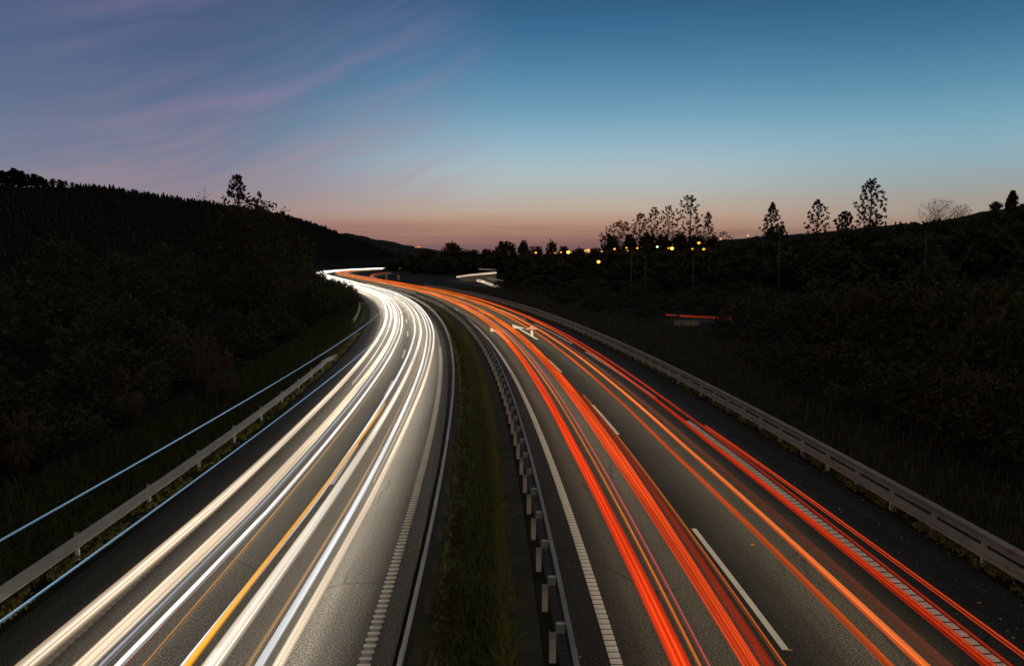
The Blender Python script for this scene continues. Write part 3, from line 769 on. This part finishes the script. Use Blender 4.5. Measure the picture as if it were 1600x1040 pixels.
sky_tree(1043, 323, 402, 305, 26, 'poplar', 'slim poplar just left of the tallest one in the row', 104)
sky_tree(1076, 305, 402, 300, 36, 'poplar', 'tallest poplar of the row, with open lollipop top', 105, ls=.5, cl=74, per=9)
sky_tree(1105, 332, 402, 300, 34, 'cone', 'cone shaped poplar right of the tallest one', 106, cl=66)
sky_tree(1129, 362, 400, 300, 22, 'poplar', 'small wispy tree at the right end of the poplar row', 107, cl=30, per=7)
sky_tree(1205, 319, 400, 250, 42, 'cone', 'airy two tier tree behind the tall lamp mast', 108, ls=.40, cl=80, base=.3)
sky_tree(1222, 352, 400, 250, 24, 'cone', 'little conifer beside the tall lamp mast', 109, M['conifer'], .4, 40, 9)
sky_tree(1275, 313, 395, 250, 26, 'poplar', 'upright tree with a clear gap of sky on both sides, right of the lamp mast', 110, ls=.42, cl=72, base=.28)
sky_tree(1318, 331, 390, 240, 30, 'round', 'dense round tree between two airy ones on the right hill', 111, M['leaf_dark'], .4, 80, 20, .1, name='broadleaf_tree')
sky_tree(1358, 281, 380, 240, 34, 'poplar', 'tallest tree on the right hill, open crown of leaf clumps', 112, ls=.44, cl=86, per=11, base=.22)
sky_tree(1466, 313, 372, 220, 66, 'round', 'wide bare branching tree on the right hill crest', 113, M['leaf_dark'], .14, 120, 4, .35, name='bare_tree')
sky_tree(1500, 321, 366, 220, 34, 'round', 'smaller bare tree leaning at the right of the wide one', 114, M['leaf_dark'], .14, 60, 4, .3, name='bare_tree')
sky_tree(1555, 317, 336, 260, 14, 'round', 'tiny umbrella shaped tree on the crest near the right edge', 115, M['leaf_dark'], .35, 30, 14, .45, .7, name='broadleaf_tree')
sky_tree(1581, 300, 332, 260, 9, 'poplar', 'dense dark cypress like tree on the crest near the right edge', 116, M['leaf_dark'], .4, 60, 26, .04, .7, name='cypress_tree')
sky_tree(1576, 311, 332, 260, 8, 'round', 'low dense shrub tree touching the cypress like one', 117, M['leaf_dark'], .4, 30, 22, .04, .6, name='broadleaf_tree')

# dark tree masses in the middle distance
bases = []
midlab = 'dark rounded tree in the mass of trees along the valley floor'
def mid_tree(px, topy, dep, wpx, i, label=None, group='trees along the valley floor'):
    x, y, _ = ray(px, dep); top = ray(px, dep, topy)[2]; w = wpx/1200*dep
    if len(bases) < 3:
        t_ = build_tree('broadleaf_tree', midlab, 'tree', (x, y, 0), 10, 10, 'round', M['leaf_dark'], 200+len(bases), group, .55, 80, 26, .05, 1.3)
        bases.append(t_)
    else: t_ = dup(bases[i % 3], (x, y, -.2), i*1.7)
    t_.scale = (w/10, w/10, (top+.2)/10)
    t_['label'] = label or midlab
    return t_
r = random.Random(5); i = 0
for px, ty, dep, wp, lab in [(706, 383, 400, 40, 'round topped tree standing highest left of the white side road lights'), (790, 382, 340, 42, 'round topped tree left of a pair rising above the valley skyline'),
        (819, 381, 340, 26, 'narrower round tree right of a pair rising above the valley skyline'), (862, 381, 320, 20, 'small upright tree alone on the valley skyline'), (881, 388, 320, 22, None),
        (668, 392, 420, 40, None), (735, 393, 410, 44, None), (762, 392, 400, 36, None), (840, 389, 330, 30, None), (905, 391, 320, 34, None), (932, 391, 310, 40, None),
        (640, 399, 470, 40, None), (615, 408, 480, 44, None), (590, 404, 680, 60, None), (560, 400, 700, 60, None), (520, 398, 700, 70, None), (655, 408, 400, 50, None), (690, 404, 370, 56, None), (730, 405, 350, 50, None), (775, 402, 330, 56, None),
        (820, 402, 300, 60, None), (860, 402, 290, 56, None), (900, 404, 280, 60, None), (880, 414, 240, 60, None), (835, 416, 250, 60, None), (960, 396, 270, 60, None), (1000, 396, 260, 70, None), (1045, 394, 250, 70, None),
        (1090, 390, 240, 70, None), (1135, 384, 230, 70, None), (1180, 380, 220, 70, None), (1230, 380, 200, 80, None), (1280, 374, 200, 80, None), (1330, 366, 190, 90, None),
        (985, 412, 190, 80, None), (1040, 414, 180, 80, None), (1100, 410, 170, 90, None), (1165, 404, 160, 90, None), (1235, 400, 150, 100, None), (1310, 396, 140, 110, None), (1390, 385, 140, 110, None), (1470, 375, 150, 110, None), (1550, 362, 150, 110, None),
        (1270, 372, 185, 80, None), (1320, 366, 180, 80, None), (1365, 361, 175, 80, None), (1410, 357, 170, 80, None), (1455, 354, 165, 80, None), (1500, 350, 165, 80, None), (1548, 342, 165, 80, None), (1595, 332, 165, 80, None), (1640, 322, 160, 90, None), (1290, 385, 150, 100, None), (1420, 376, 140, 110, None), (1530, 364, 140, 120, None), (1610, 356, 140, 120, None), (1200, 383, 190, 70, None), (1150, 385, 210, 70, None),
        (955, 374, 290, 30, None), (985, 372, 292, 34, None), (1012, 370, 292, 34, None), (1035, 372, 294, 34, None), (1060, 370, 292, 36, None), (1088, 372, 292, 36, None), (1112, 374, 290, 34, None), (1205, 362, 245, 44, None),
        (800, 425, 220, 50, None), (850, 432, 200, 60, None), (905, 438, 180, 70, None), (965, 440, 160, 80, None)]:
    mid_tree(px, ty, dep, wp, i, lab); i += 1

# ------------------------------------------------------------------ bushes by the road
blab = {}
bb = [build_bush('bush', '', (0, 0, 0), 5.0, 3.0, 300+k, m_, .12, 2400) for k, m_ in enumerate((M['leaf_dark'], M['leaf_autumn'], M['leaf_dark']))]
used = [False]*3
def bush(x, y, w, h, k, label, group, z=0):
    if not used[k]:
        b_ = bb[k]; used[k] = True; b_.location = (x, y, z); b_['label'] = label
    else: b_ = dup(bb[k], (x, y, z), rng.uniform(0, 6.28), None, label)
    b_['group'] = group; b_.scale = (w/5, w/5, h/3)
    return b_
for (px, dep, w, h, k) in [(880, 122, 5, 2.2, 0), (940, 104, 6, 2.6, 2), (1010, 92, 5, 2.0, 0), (1165, 70, 7, 3.2, 1), (1240, 60, 7, 3.6, 1), (1310, 56, 8, 4.6, 1), (1385, 50, 8, 5.4, 1), (1440, 46, 8, 5.6, 1),
        (1500, 42, 8, 5.8, 1), (1560, 38, 8, 5.4, 0), (1330, 40, 6, 2.6, 1), (1400, 35, 5, 2.2, 2), (1470, 32, 5, 2.6, 1), (1540, 29, 5, 2.8, 1), (1590, 27, 5, 3.2, 1), (1620, 33, 7, 5.5, 1), (1270, 46, 5, 1.8, 2), (1215, 52, 5, 1.8, 0), (1650, 25, 5, 3.4, 0),
        (860, 150, 7, 2.6, 0), (905, 140, 7, 2.8, 2), (950, 128, 7, 2.6, 0), (985, 118, 7, 2.8, 2), (1030, 112, 7, 2.4, 0), (1075, 108, 7, 2.2, 2), (1120, 104, 8, 2.6, 0), (925, 165, 8, 3.2, 0), (1010, 150, 8, 3.2, 2), (1090, 135, 8, 3.2, 0), (1160, 118, 8, 3.4, 2), (820, 165, 6, 2.2, 2), (790, 185, 6, 2.0, 0), (1190, 100, 8, 3.4, 2),
        (1205, 82, 8, 4.0, 0), (1290, 78, 9, 5.0, 2), (1380, 70, 9, 6.0, 0), (1460, 62, 9, 6.6, 2), (1560, 56, 9, 6.8, 0)]:
    x, y, _ = ray(px, dep)
    bush(x, y, w, h, k, 'leafy dark bush in the thicket right of the double beam guard rail', 'bushes in the right hand thicket')
for s, o, w, h, k in [(112, -13.2, 4, 2.4, 0), (124, -12.9, 4.5, 2.6, 2), (136, -12.8, 4.5, 2.8, 0), (148, -12.6, 4.5, 2.8, 2), (162, -12.7, 5, 2.8, 0), (178, -12.8, 5, 2.6, 2), (196, -13.0, 6, 2.6, 0), (216, -13.2, 6, 2.6, 2), (240, -13.2, 7, 2.6, 0), (265, -13.5, 7, 2.6, 2), (292, -14, 8, 3, 0), (320, -14, 8, 3, 2), (350, -14.5, 9, 4.4, 0),
        (60, -30, 10, 5.5, 0), (75, -32, 10, 6, 2), (92, -30, 10, 6, 0), (110, -30, 10, 6, 2), (130, -30, 11, 6, 0), (155, -32, 12, 7, 2), (180, -30, 12, 6, 0), (50, -38, 11, 6, 2), (70, -42, 12, 6, 0), (95, -44, 12, 7, 2), (120, -42, 12, 7, 0), (150, -44, 13, 7, 2),
        (98, -15.5, 6, 4.0, 1), (86, -16.5, 6, 4.4, 1), (106, -17, 6, 4.6, 0), (120, -17.5, 7, 5.2, 2), (140, -18, 8, 5.4, 0), (70, -17.5, 6, 3.6, 0), (58, -17.5, 6, 3.2, 2), (46, -17, 6, 3.0, 0), (36, -17.5, 6, 3.0, 2), (27, -16.5, 5, 2.8, 0), (22, -19, 6, 3.6, 2), (52, -22, 8, 5, 0), (38, -24, 9, 6, 2), (66, -24, 9, 6, 0)]:
    x, y, _ = at(s, o)
    bush(x, y, w, h, k, 'dark bush on the bank left of the white light trails', 'bushes on the left bank', hill_z(s, o))

def pampas(px, dep, hh, n, label, seed, z=None):
    r = random.Random(seed); rs = np.random.default_rng(seed)
    x, y, _ = ray(px, dep)
    root = empty('pampas_grass', label, 'grass plant', (x, y, -.05 if z is None else z), 0, 'pampas grass on the left bank')
    mb = MB()
    for k in range(150):
        a = r.uniform(0, 6.283); L_ = hh*r.uniform(.45, .75); q = r.uniform(.3, .8)*hh*.55; w = .012
        p0 = Vector((math.cos(a)*.12, math.sin(a)*.12, 0)); p1 = Vector((math.cos(a)*q*.5, math.sin(a)*q*.5, L_)); p2 = Vector((math.cos(a)*q*1.3, math.sin(a)*q*1.3, L_*.75))
        t_ = Vector((-math.sin(a), math.cos(a), 0))*w
        mb.add([p0-t_, p0+t_, p1+t_*.8, p1-t_*.8, p2], [(0, 1, 2, 3), (3, 2, 4)])
    mb.build('leaf_tuft', M['grass_dry'], root)
    for k in range(n):
        a = r.uniform(0, 6.283); q = r.uniform(.1, .55)*hh*.6; top = Vector((math.cos(a)*q, math.sin(a)*q, hh*r.uniform(.72, 1.0)))
        mb = MB(); mb.tube([(math.cos(a)*.08, math.sin(a)*.08, 0), top*.6, top], [.010, .008, .005], 4, False)
        cs = [top+Vector((math.cos(a), math.sin(a), .0))*j*.02+Vector((0, 0, j*.055)) for j in range(9)]
        P, F = leaves([tuple(c) for c in cs], 16, [.07*math.sin((j+1)/10*math.pi)+.015 for j in range(9)], .05, rs, 1, 1.6)
        mb.add(P.tolist(), F.tolist()); mb.build('plume', M['plume'], root)
    return root
pampas(305, 37.5, 3.3, 16, 'tall pampas grass with reddish plumes behind the left guard rail', 1)
pampas(342, 36.5, 2.5, 10, 'paler pampas grass with pointed plumes at the right of the tall clump', 2)
pampas(196, 31, 2.4, 7, 'short pampas clump with few plumes further left along the left bank', 3)
pampas(12, 24, 2.0, 5, 'small dim pampas clump at the left picture edge', 4)

# ------------------------------------------------------------------ grass, weeds, litter
def blades(name, label, n, place, hmin, hmax, w, mt, bend=.5, seed=1):
    rs = np.random.default_rng(seed); r = random.Random(seed); V = []; F = []
    for k in range(n):
        s, o, z = place(r)
        x, y, _ = at(s, o); h = r.uniform(hmin, hmax); a = r.uniform(0, 6.283); b_ = r.uniform(.1, 1)*bend*h; ww = w*(1+s/60.0)
        dx, dy = math.cos(a), math.sin(a); tx, ty = -dy*ww, dx*ww; i = len(V)
        V += [(x-tx, y-ty, z-.03), (x+tx, y+ty, z-.03), (x+dx*b_*.35+tx*.7, y+dy*b_*.35+ty*.7, z+h*.6), (x+dx*b_*.35-tx*.7, y+dy*b_*.35-ty*.7, z+h*.6), (x+dx*b_, y+dy*b_, z+h)]
        F += [(i, i+1, i+2, i+3), (i+3, i+2, i+4)]
    return stuff(obj(name, V, F, mt), label, 'grass')
def exps(r, a, b): return a+(b-a)*r.random()**1.9
blades('median_grass', 'rough dark grass filling the median between the two carriageways', 30000,
       lambda r: (exps(r, 8, 130), -1.35+1.45*(r.random()**.8), -.02), .10, .34, .009, M['grass'], .9, 5)
blades('median_grass', 'lighter tufts of grass spilling over the gutter edge of the median', 5200,
       lambda r: (exps(r, 8, 75), -.02+r.gauss(0, .10)+.08*math.sin(r.random()*3), -.02), .16, .46, .008, M['weed'], 1.0, 6)
blades('verge_grass', 'long grass on the bank behind the left guard rail', 26000,
       lambda r: (lambda s, o: (s, o, hill_z(s, o)))(exps(r, 14, 120), -10.2-4.6*r.random()**1.3), .22, .75, .013, M['grass_verge'], .9, 7)
blades('verge_grass', 'rough grass on the ground beyond the right guard rail', 26000,
       lambda r: (exps(r, 10, 190), 11.6+15*r.random()**1.5, -.03), .2, .75, .013, M['grass_dry'], .9, 8)
def weeds(name, label, n, place, size, mt, seed):
    r = random.Random(seed); rs = np.random.default_rng(seed); c = []
    for k in range(n):
        s, o, z = place(r); q = at(s, o); c.append((q[0], q[1], z))
    P, F = leaves(c, 7, .09, size, rs, .6)
    return stuff(link_np(name, P, F, mt), label, 'weeds')
clump = lambda s, k: .5+.5*math.sin(s*2.1+k)*math.sin(s*.73+1.3*k)
def pl_right(r):
    while True:
        s = exps(r, 9, 110)
        if r.random() < clump(s, 0): return (s, 11.0+.5*r.random(), .02+.12*r.random())
weeds('verge_weeds', 'low yellow green weeds growing under the double beam guard rail', 2100, pl_right, .045, M['weed'], 3)
def pl_left(r):
    while True:
        s = exps(r, 12, 75)
        if r.random() < clump(s, 2): return (s, -9.75-.5*r.random(), .02+.10*r.random())
weeds('verge_weeds', 'weeds creeping onto the asphalt under the left guard rail', 1300, pl_left, .045, M['weed'], 4)
def pl_med(r):
    while True:
        s = exps(r, 9, 100)
        if r.random() < clump(s, 4)*.9: return (s, -1.25+.35*r.random(), .05+.45*r.random())
weeds('median_weeds', 'leafy weeds behind the thin pale guard rail of the median', 1600, pl_med, .05, M['leaf_autumn'], 5)
def pl_grit(r): return (exps(r, 8, 60), 9.05+1.9*r.random()**.8, .006)
r = random.Random(9); c = []
for k in range(520):
    s, o, z = pl_grit(r); q = at(s, o, z+.006); c.append(q)
for k in range(60):
    s = exps(r, 8, 30); q = at(s, 1.25+.6*r.random(), .012); c.append(q)
P, F = leaves(c, 1, .01, .027, np.random.default_rng(9), .3)
stuff(link_np('road_grit', P, F, M['grit']), 'pale grit and litter specks scattered on the right shoulder', 'litter')
for k, (px, py, lab) in enumerate([(1176, 852, 'orange fallen leaf on the asphalt in the right lane'), (1234, 1017, 'small orange fallen leaf near the end of the nearest lane dash'), (1530, 943, 'yellow fallen leaf on the right shoulder'), (1101, 646, 'green leaf lying on the far right shoulder')]):
    p = R(5.474); u = -(py-520)/1200; dep = None
    dy = math.cos(p)+u*math.sin(p); dz = -math.sin(p)+u*math.cos(p); t = -CAM_H/dz
    q = Vector(((px-800)/1200*t, dy*t, .018))
    v = [(-.06, 0, 0), (-.02, .028, .012), (.035, .022, .016), (.065, 0, .006), (.035, -.024, .014), (-.02, -.026, .006)]
    tag(obj('fallen_leaf', v, [tuple(range(6))], M['weed'] if k == 3 else M['fallen'], None, False, None, q), lab, 'leaf')

# ------------------------------------------------------------------ lamps, masts, signs, the side roads
lampproto = {}
def street_lamp(px, py, dep, r_, label, kind='amber_lamp', group='far street lamps'):
    x, y, z = ray(px, dep, py)
    hgt = min(9.0, z+.2)
    root = empty('street_lamp', label, 'street lamp', (x, y, z-hgt), 0, group)
    if group is None: pass
    MB().tube([(0, 0, 0), (0, 0, hgt-r_*1.2), (0, 0, hgt)], [.09, .06, .05], 6).build('pole', M['pole'], root, True)
    cap = MB().sphere((0, 0, hgt+r_*.75), r_*.55, 8, 4, .35).build('lamp_cap', M['pole'], root, True)
    MB().sphere((0, 0, hgt), r_*1.05, 10, 7, .8).build('lantern', M[kind], root, True)
    return root
sl = 'small amber street lamp among the town lights on the valley horizon'
for px, py, dep, r_ in [(649, 387, 600, .5), (653, 387, 600, .5), (657, 388, 600, .5), (727, 396, 420, .55), (746, 395, 520, .6), (755, 395, 560, .5), (762, 394, 540, .6), (768, 393.5, 540, .5), (752, 397, 500, .5), (838, 395.5, 300, .5), (867, 396, 300, .4), (877, 394.5, 300, .35),
        (913, 391, 290, .35), (940, 392, 290, .45), (959, 388, 270, .38), (978, 387.5, 260, .36), (982, 391, 260, .3), (997, 388.5, 250, .45), (1045, 389, 240, .4), (1083, 390, 235, .33), (1101, 388, 230, .42), (1128, 374, 225, .28), (1169, 369, 300, .35), (1195, 388, 215, .22), (1193, 396, 215, .25)]:
    street_lamp(px+rng.uniform(-1.5, 1.5), py+rng.uniform(-1.6, 1.6), dep, r_*rng.uniform(.65, 1.1), sl)
street_lamp(888, 394, 285, .62, 'bright amber street lamp with a lit patch below it, right of the small upright tree', 'amber_strong', None)
street_lamp(919, 391, 285, .6, 'amber street lamp high on the valley skyline left of the poplar row', 'amber_lamp', None)
street_lamp(935, 409, 190, .40, 'brightest amber street lamp, lower than all the others', 'amber_strong', None)
street_lamp(1027, 385.5, 245, .36, 'white greenish street lamp among the amber ones under the poplars', 'white_lamp', None)
street_lamp(1050, 388, 235, .50, 'large amber street lamp under the tallest poplar', 'amber_strong', None)
street_lamp(1092, 379.5, 228, .45, 'amber street lamp above its neighbours right of the tallest poplar', 'amber_lamp', None)
street_lamp(1260, 375, 190, .3, 'single amber street lamp on the right hill below the upright tree', 'amber_lamp', None)
# bushes lit by the brightest lamp
x, y, z = ray(925, 186, 424)
bush(x, y, 4.5, z+2.6, 1, 'small bush lit orange by the brightest street lamp', 'bushes lit by the low lamp', 0)
x, y, z = ray(912, 184, 428)
bush(x, y, 3.5, z+1.2, 1, 'dimmer lit bush left of the orange one under the brightest lamp', 'bushes lit by the low lamp', 0)

def mast(px, topy, dep, label, head=False):
    x, y, z = ray(px, dep, topy)
    root = empty('lamp_mast', label, 'lamp post', (x, y, -.05), 0)
    MB().tube([(0, 0, 0), (0, 0, z*.5), (0, 0, z)], [.14, .11, .07], 8).build('pole', M['pole'], root, True)
    if head:
        mb = MB(); mb.box((0, 0, z), (1.0, .12, .1)); mb.build('crossarm', M['pole'], root)
        for sx in (-1, 1): MB().box((sx*.45, 0, z+.16), (.55, .4, .28), sx*.15, .7).build('lamp_head', M['pole'], root)
    else:
        MB().tube([(0, 0, z), (.35, 0, z+.12), (.8, 0, z+.14)], [.05, .04, .035], 6).build('arm', M['pole'], root, True)
        MB().box((1.0, 0, z+.13), (.5, .2, .1), 0, .8).build('lamp_head', M['pole'], root)
    return root
mast(1219, 354, 125, 'tall unlit lamp mast with a double head against the sunset', True)
mast(987, 392, 130, 'unlit lamp post left of a pair under the poplar row')
mast(1009, 399, 140, 'unlit lamp post right of a pair under the poplar row')
mast(1084, 398, 135, 'unlit lamp post below the tallest poplar')
mast(1448, 364, 120, 'unlit lamp post below the wide bare tree on the right hill')

def road_sign(px, py, dep, label):
    x, y, z = ray(px, dep, py)
    root = empty('road_sign', label, 'road sign', (x, y, -.03), R(9))
    MB().tube([(0, .05, 0), (0, .05, z+.5)], .04, 8).build('pole', M['pole'], root, True)
    def disc(r0, y0, th, n=24):
        v = [(r0*math.cos(2*math.pi*k/n), y0+dy, z+r0*math.sin(2*math.pi*k/n)) for dy in (0, th) for k in range(n)]
        return MB().add(v, [tuple(range(n)), tuple(range(2*n-1, n-1, -1))]+[(k, n+k, n+(k+1) % n, (k+1) % n) for k in range(n)])
    disc(.55, -.02, .03).build('rim', M['sign_red'], root)
    disc(.43, -.03, .008).build('face', M['sign_white'], root)
    MB().box((0, 0, z-.86), (1.0, .03, .42)).build('lower_plate', M['sign_white'], root)
road_sign(622.5, 431.5, 268, 'round road sign with plate below, right one of a pair before the far exit')
road_sign(603.5, 430.5, 277, 'round road sign with plate below, left one of a pair before the far exit')

# side road with white traffic beyond the motorway
def poly_trail(label, pts, rad, mt, group=None, name='light_trail', sub=8):
    P = [Vector(p) for p in pts]; Q = []
    for i in range(len(P)-1):
        for k in range(sub): Q.append(P[i].lerp(P[i+1], k/sub))
    Q.append(P[-1]); b0 = Q[0].copy(); b0.z = 0
    mb = MB().tube([q-b0 for q in Q], rad, 8)
    m = 8; uv = []
    for i in range(len(Q)):
        for k in range(m): uv.append((.5+.5*math.cos(2*math.pi*k/m+.3), 60+i*2))
    o = obj(name, mb.v, mb.f, mt, None, True, uv, b0)
    return tag(o, label, 'light trail', group)
GS = 'light trails on the side roads'
wt = glow_mat('glow_side_white', CO, CW, 1.3, 1.9, .15, 4, .4, 81.0)
wl = glow_mat('glow_side_cream', CO, CW, .35, .35, .2, 4, .7, 83.0)
poly_trail('white light trail along the top of the lit wall beyond the right guard rail', [ray(714, 250, 432.5), ray(735, 244, 429.5), ray(775, 236, 426)], .26, wt, GS)
poly_trail('faint cream light trail hovering above the lit wall side road', [ray(748, 262, 420), ray(775, 260, 421.5)], .17, wl, GS)
poly_trail('short bright white light trail under the right end of the lit wall', [ray(746, 212, 438), ray(755, 210, 440)], .34, wt, GS)
poly_trail('bright white light trail slanting down to the right below the lit wall', [ray(757, 205, 441), ray(770, 200, 445.5), ray(782, 195, 449)], .32, wt, GS)
poly_trail('dim cream streak between the lit wall and the slanting white trail', [ray(762, 215, 434.5), ray(786, 212, 438.5)], .12, wl, GS)
w0 = Vector(ray(716, 253)); w1 = Vector(ray(775, 239)); d = (w1-w0).normalized(); nn = Vector((-d.y, d.x, 0))*.35
v = []
for q, zt in ((w0, 1.0), (w1, 2.3)):
    for sgn in (0, 1):
        b_ = q+nn*sgn
        v += [(b_.x-w0.x, b_.y-w0.y, -.05), (b_.x-w0.x, b_.y-w0.y, zt)]
tag(obj('retaining_wall', v, [(0, 4, 5, 1), (2, 3, 7, 6), (1, 5, 7, 3), (0, 1, 3, 2), (4, 6, 7, 5), (0, 2, 6, 4)], M['wall'], None, False, None, (w0.x, w0.y, 0)), 'low pale wall lit from above by the white side road trail', 'wall')
v = []
for px, dep in ((700, 262), (735, 225), (757, 208), (786, 192)):
    q = ray(px, dep); v += [(q[0]-1.5, q[1]-2.5, .004), (q[0]+1.5, q[1]+2.5, .004)]
struct(obj('side_road', v, [(0, 2, 3, 1), (2, 4, 5, 3), (4, 6, 7, 5)], M['asphalt']))
rt = glow_mat('glow_side_red', RD, RO, .45, .55, .2, 4, .5, 85.0)
poly_trail('thin red light trail on the lower side road seen through the right thicket', [ray(1062, 86, 493), ray(1098, 86, 495), ray(1155, 87, 497.5)], .075, rt, GS)
poly_trail('broken dim red light trail left of the thin red one on the lower side road', [ray(1040, 87, 491.5), ray(1058, 87, 492.5)], .05, rt, GS)
v = []
for px, dep in ((1000, 92), (1060, 88), (1160, 88), (1300, 96)):
    q = ray(px, dep); v += [(q[0], q[1]-2.2, .0), (q[0], q[1]+3.2, .0)]
struct(obj('side_road', v, [(0, 2, 3, 1), (2, 4, 5, 3), (4, 6, 7, 5)], M['asphalt']))
a = Vector(ray(1056, 82.5)); b_ = Vector(ray(1094, 82.5)); c = (a+b_)/2
mb = MB(); ln = (b_-a).length
prof = [(-.3, -.05), (-.3, .1), (-.12, .22), (-.1, .55), (.1, .55), (.12, .22), (.3, .1), (.3, -.05)]
v = [(sx*ln/2, q[0], q[1]) for sx in (-1, 1) for q in prof]
tag(obj('concrete_barrier', v, [tuple(range(8)), tuple(range(15, 7, -1))]+[(k, 8+k, 8+(k+1) % 8, (k+1) % 8) for k in range(8)], M['wall'], None, False, None, (c.x, c.y, 0)), 'short pale concrete barrier below the thin red side road trail', 'barrier')
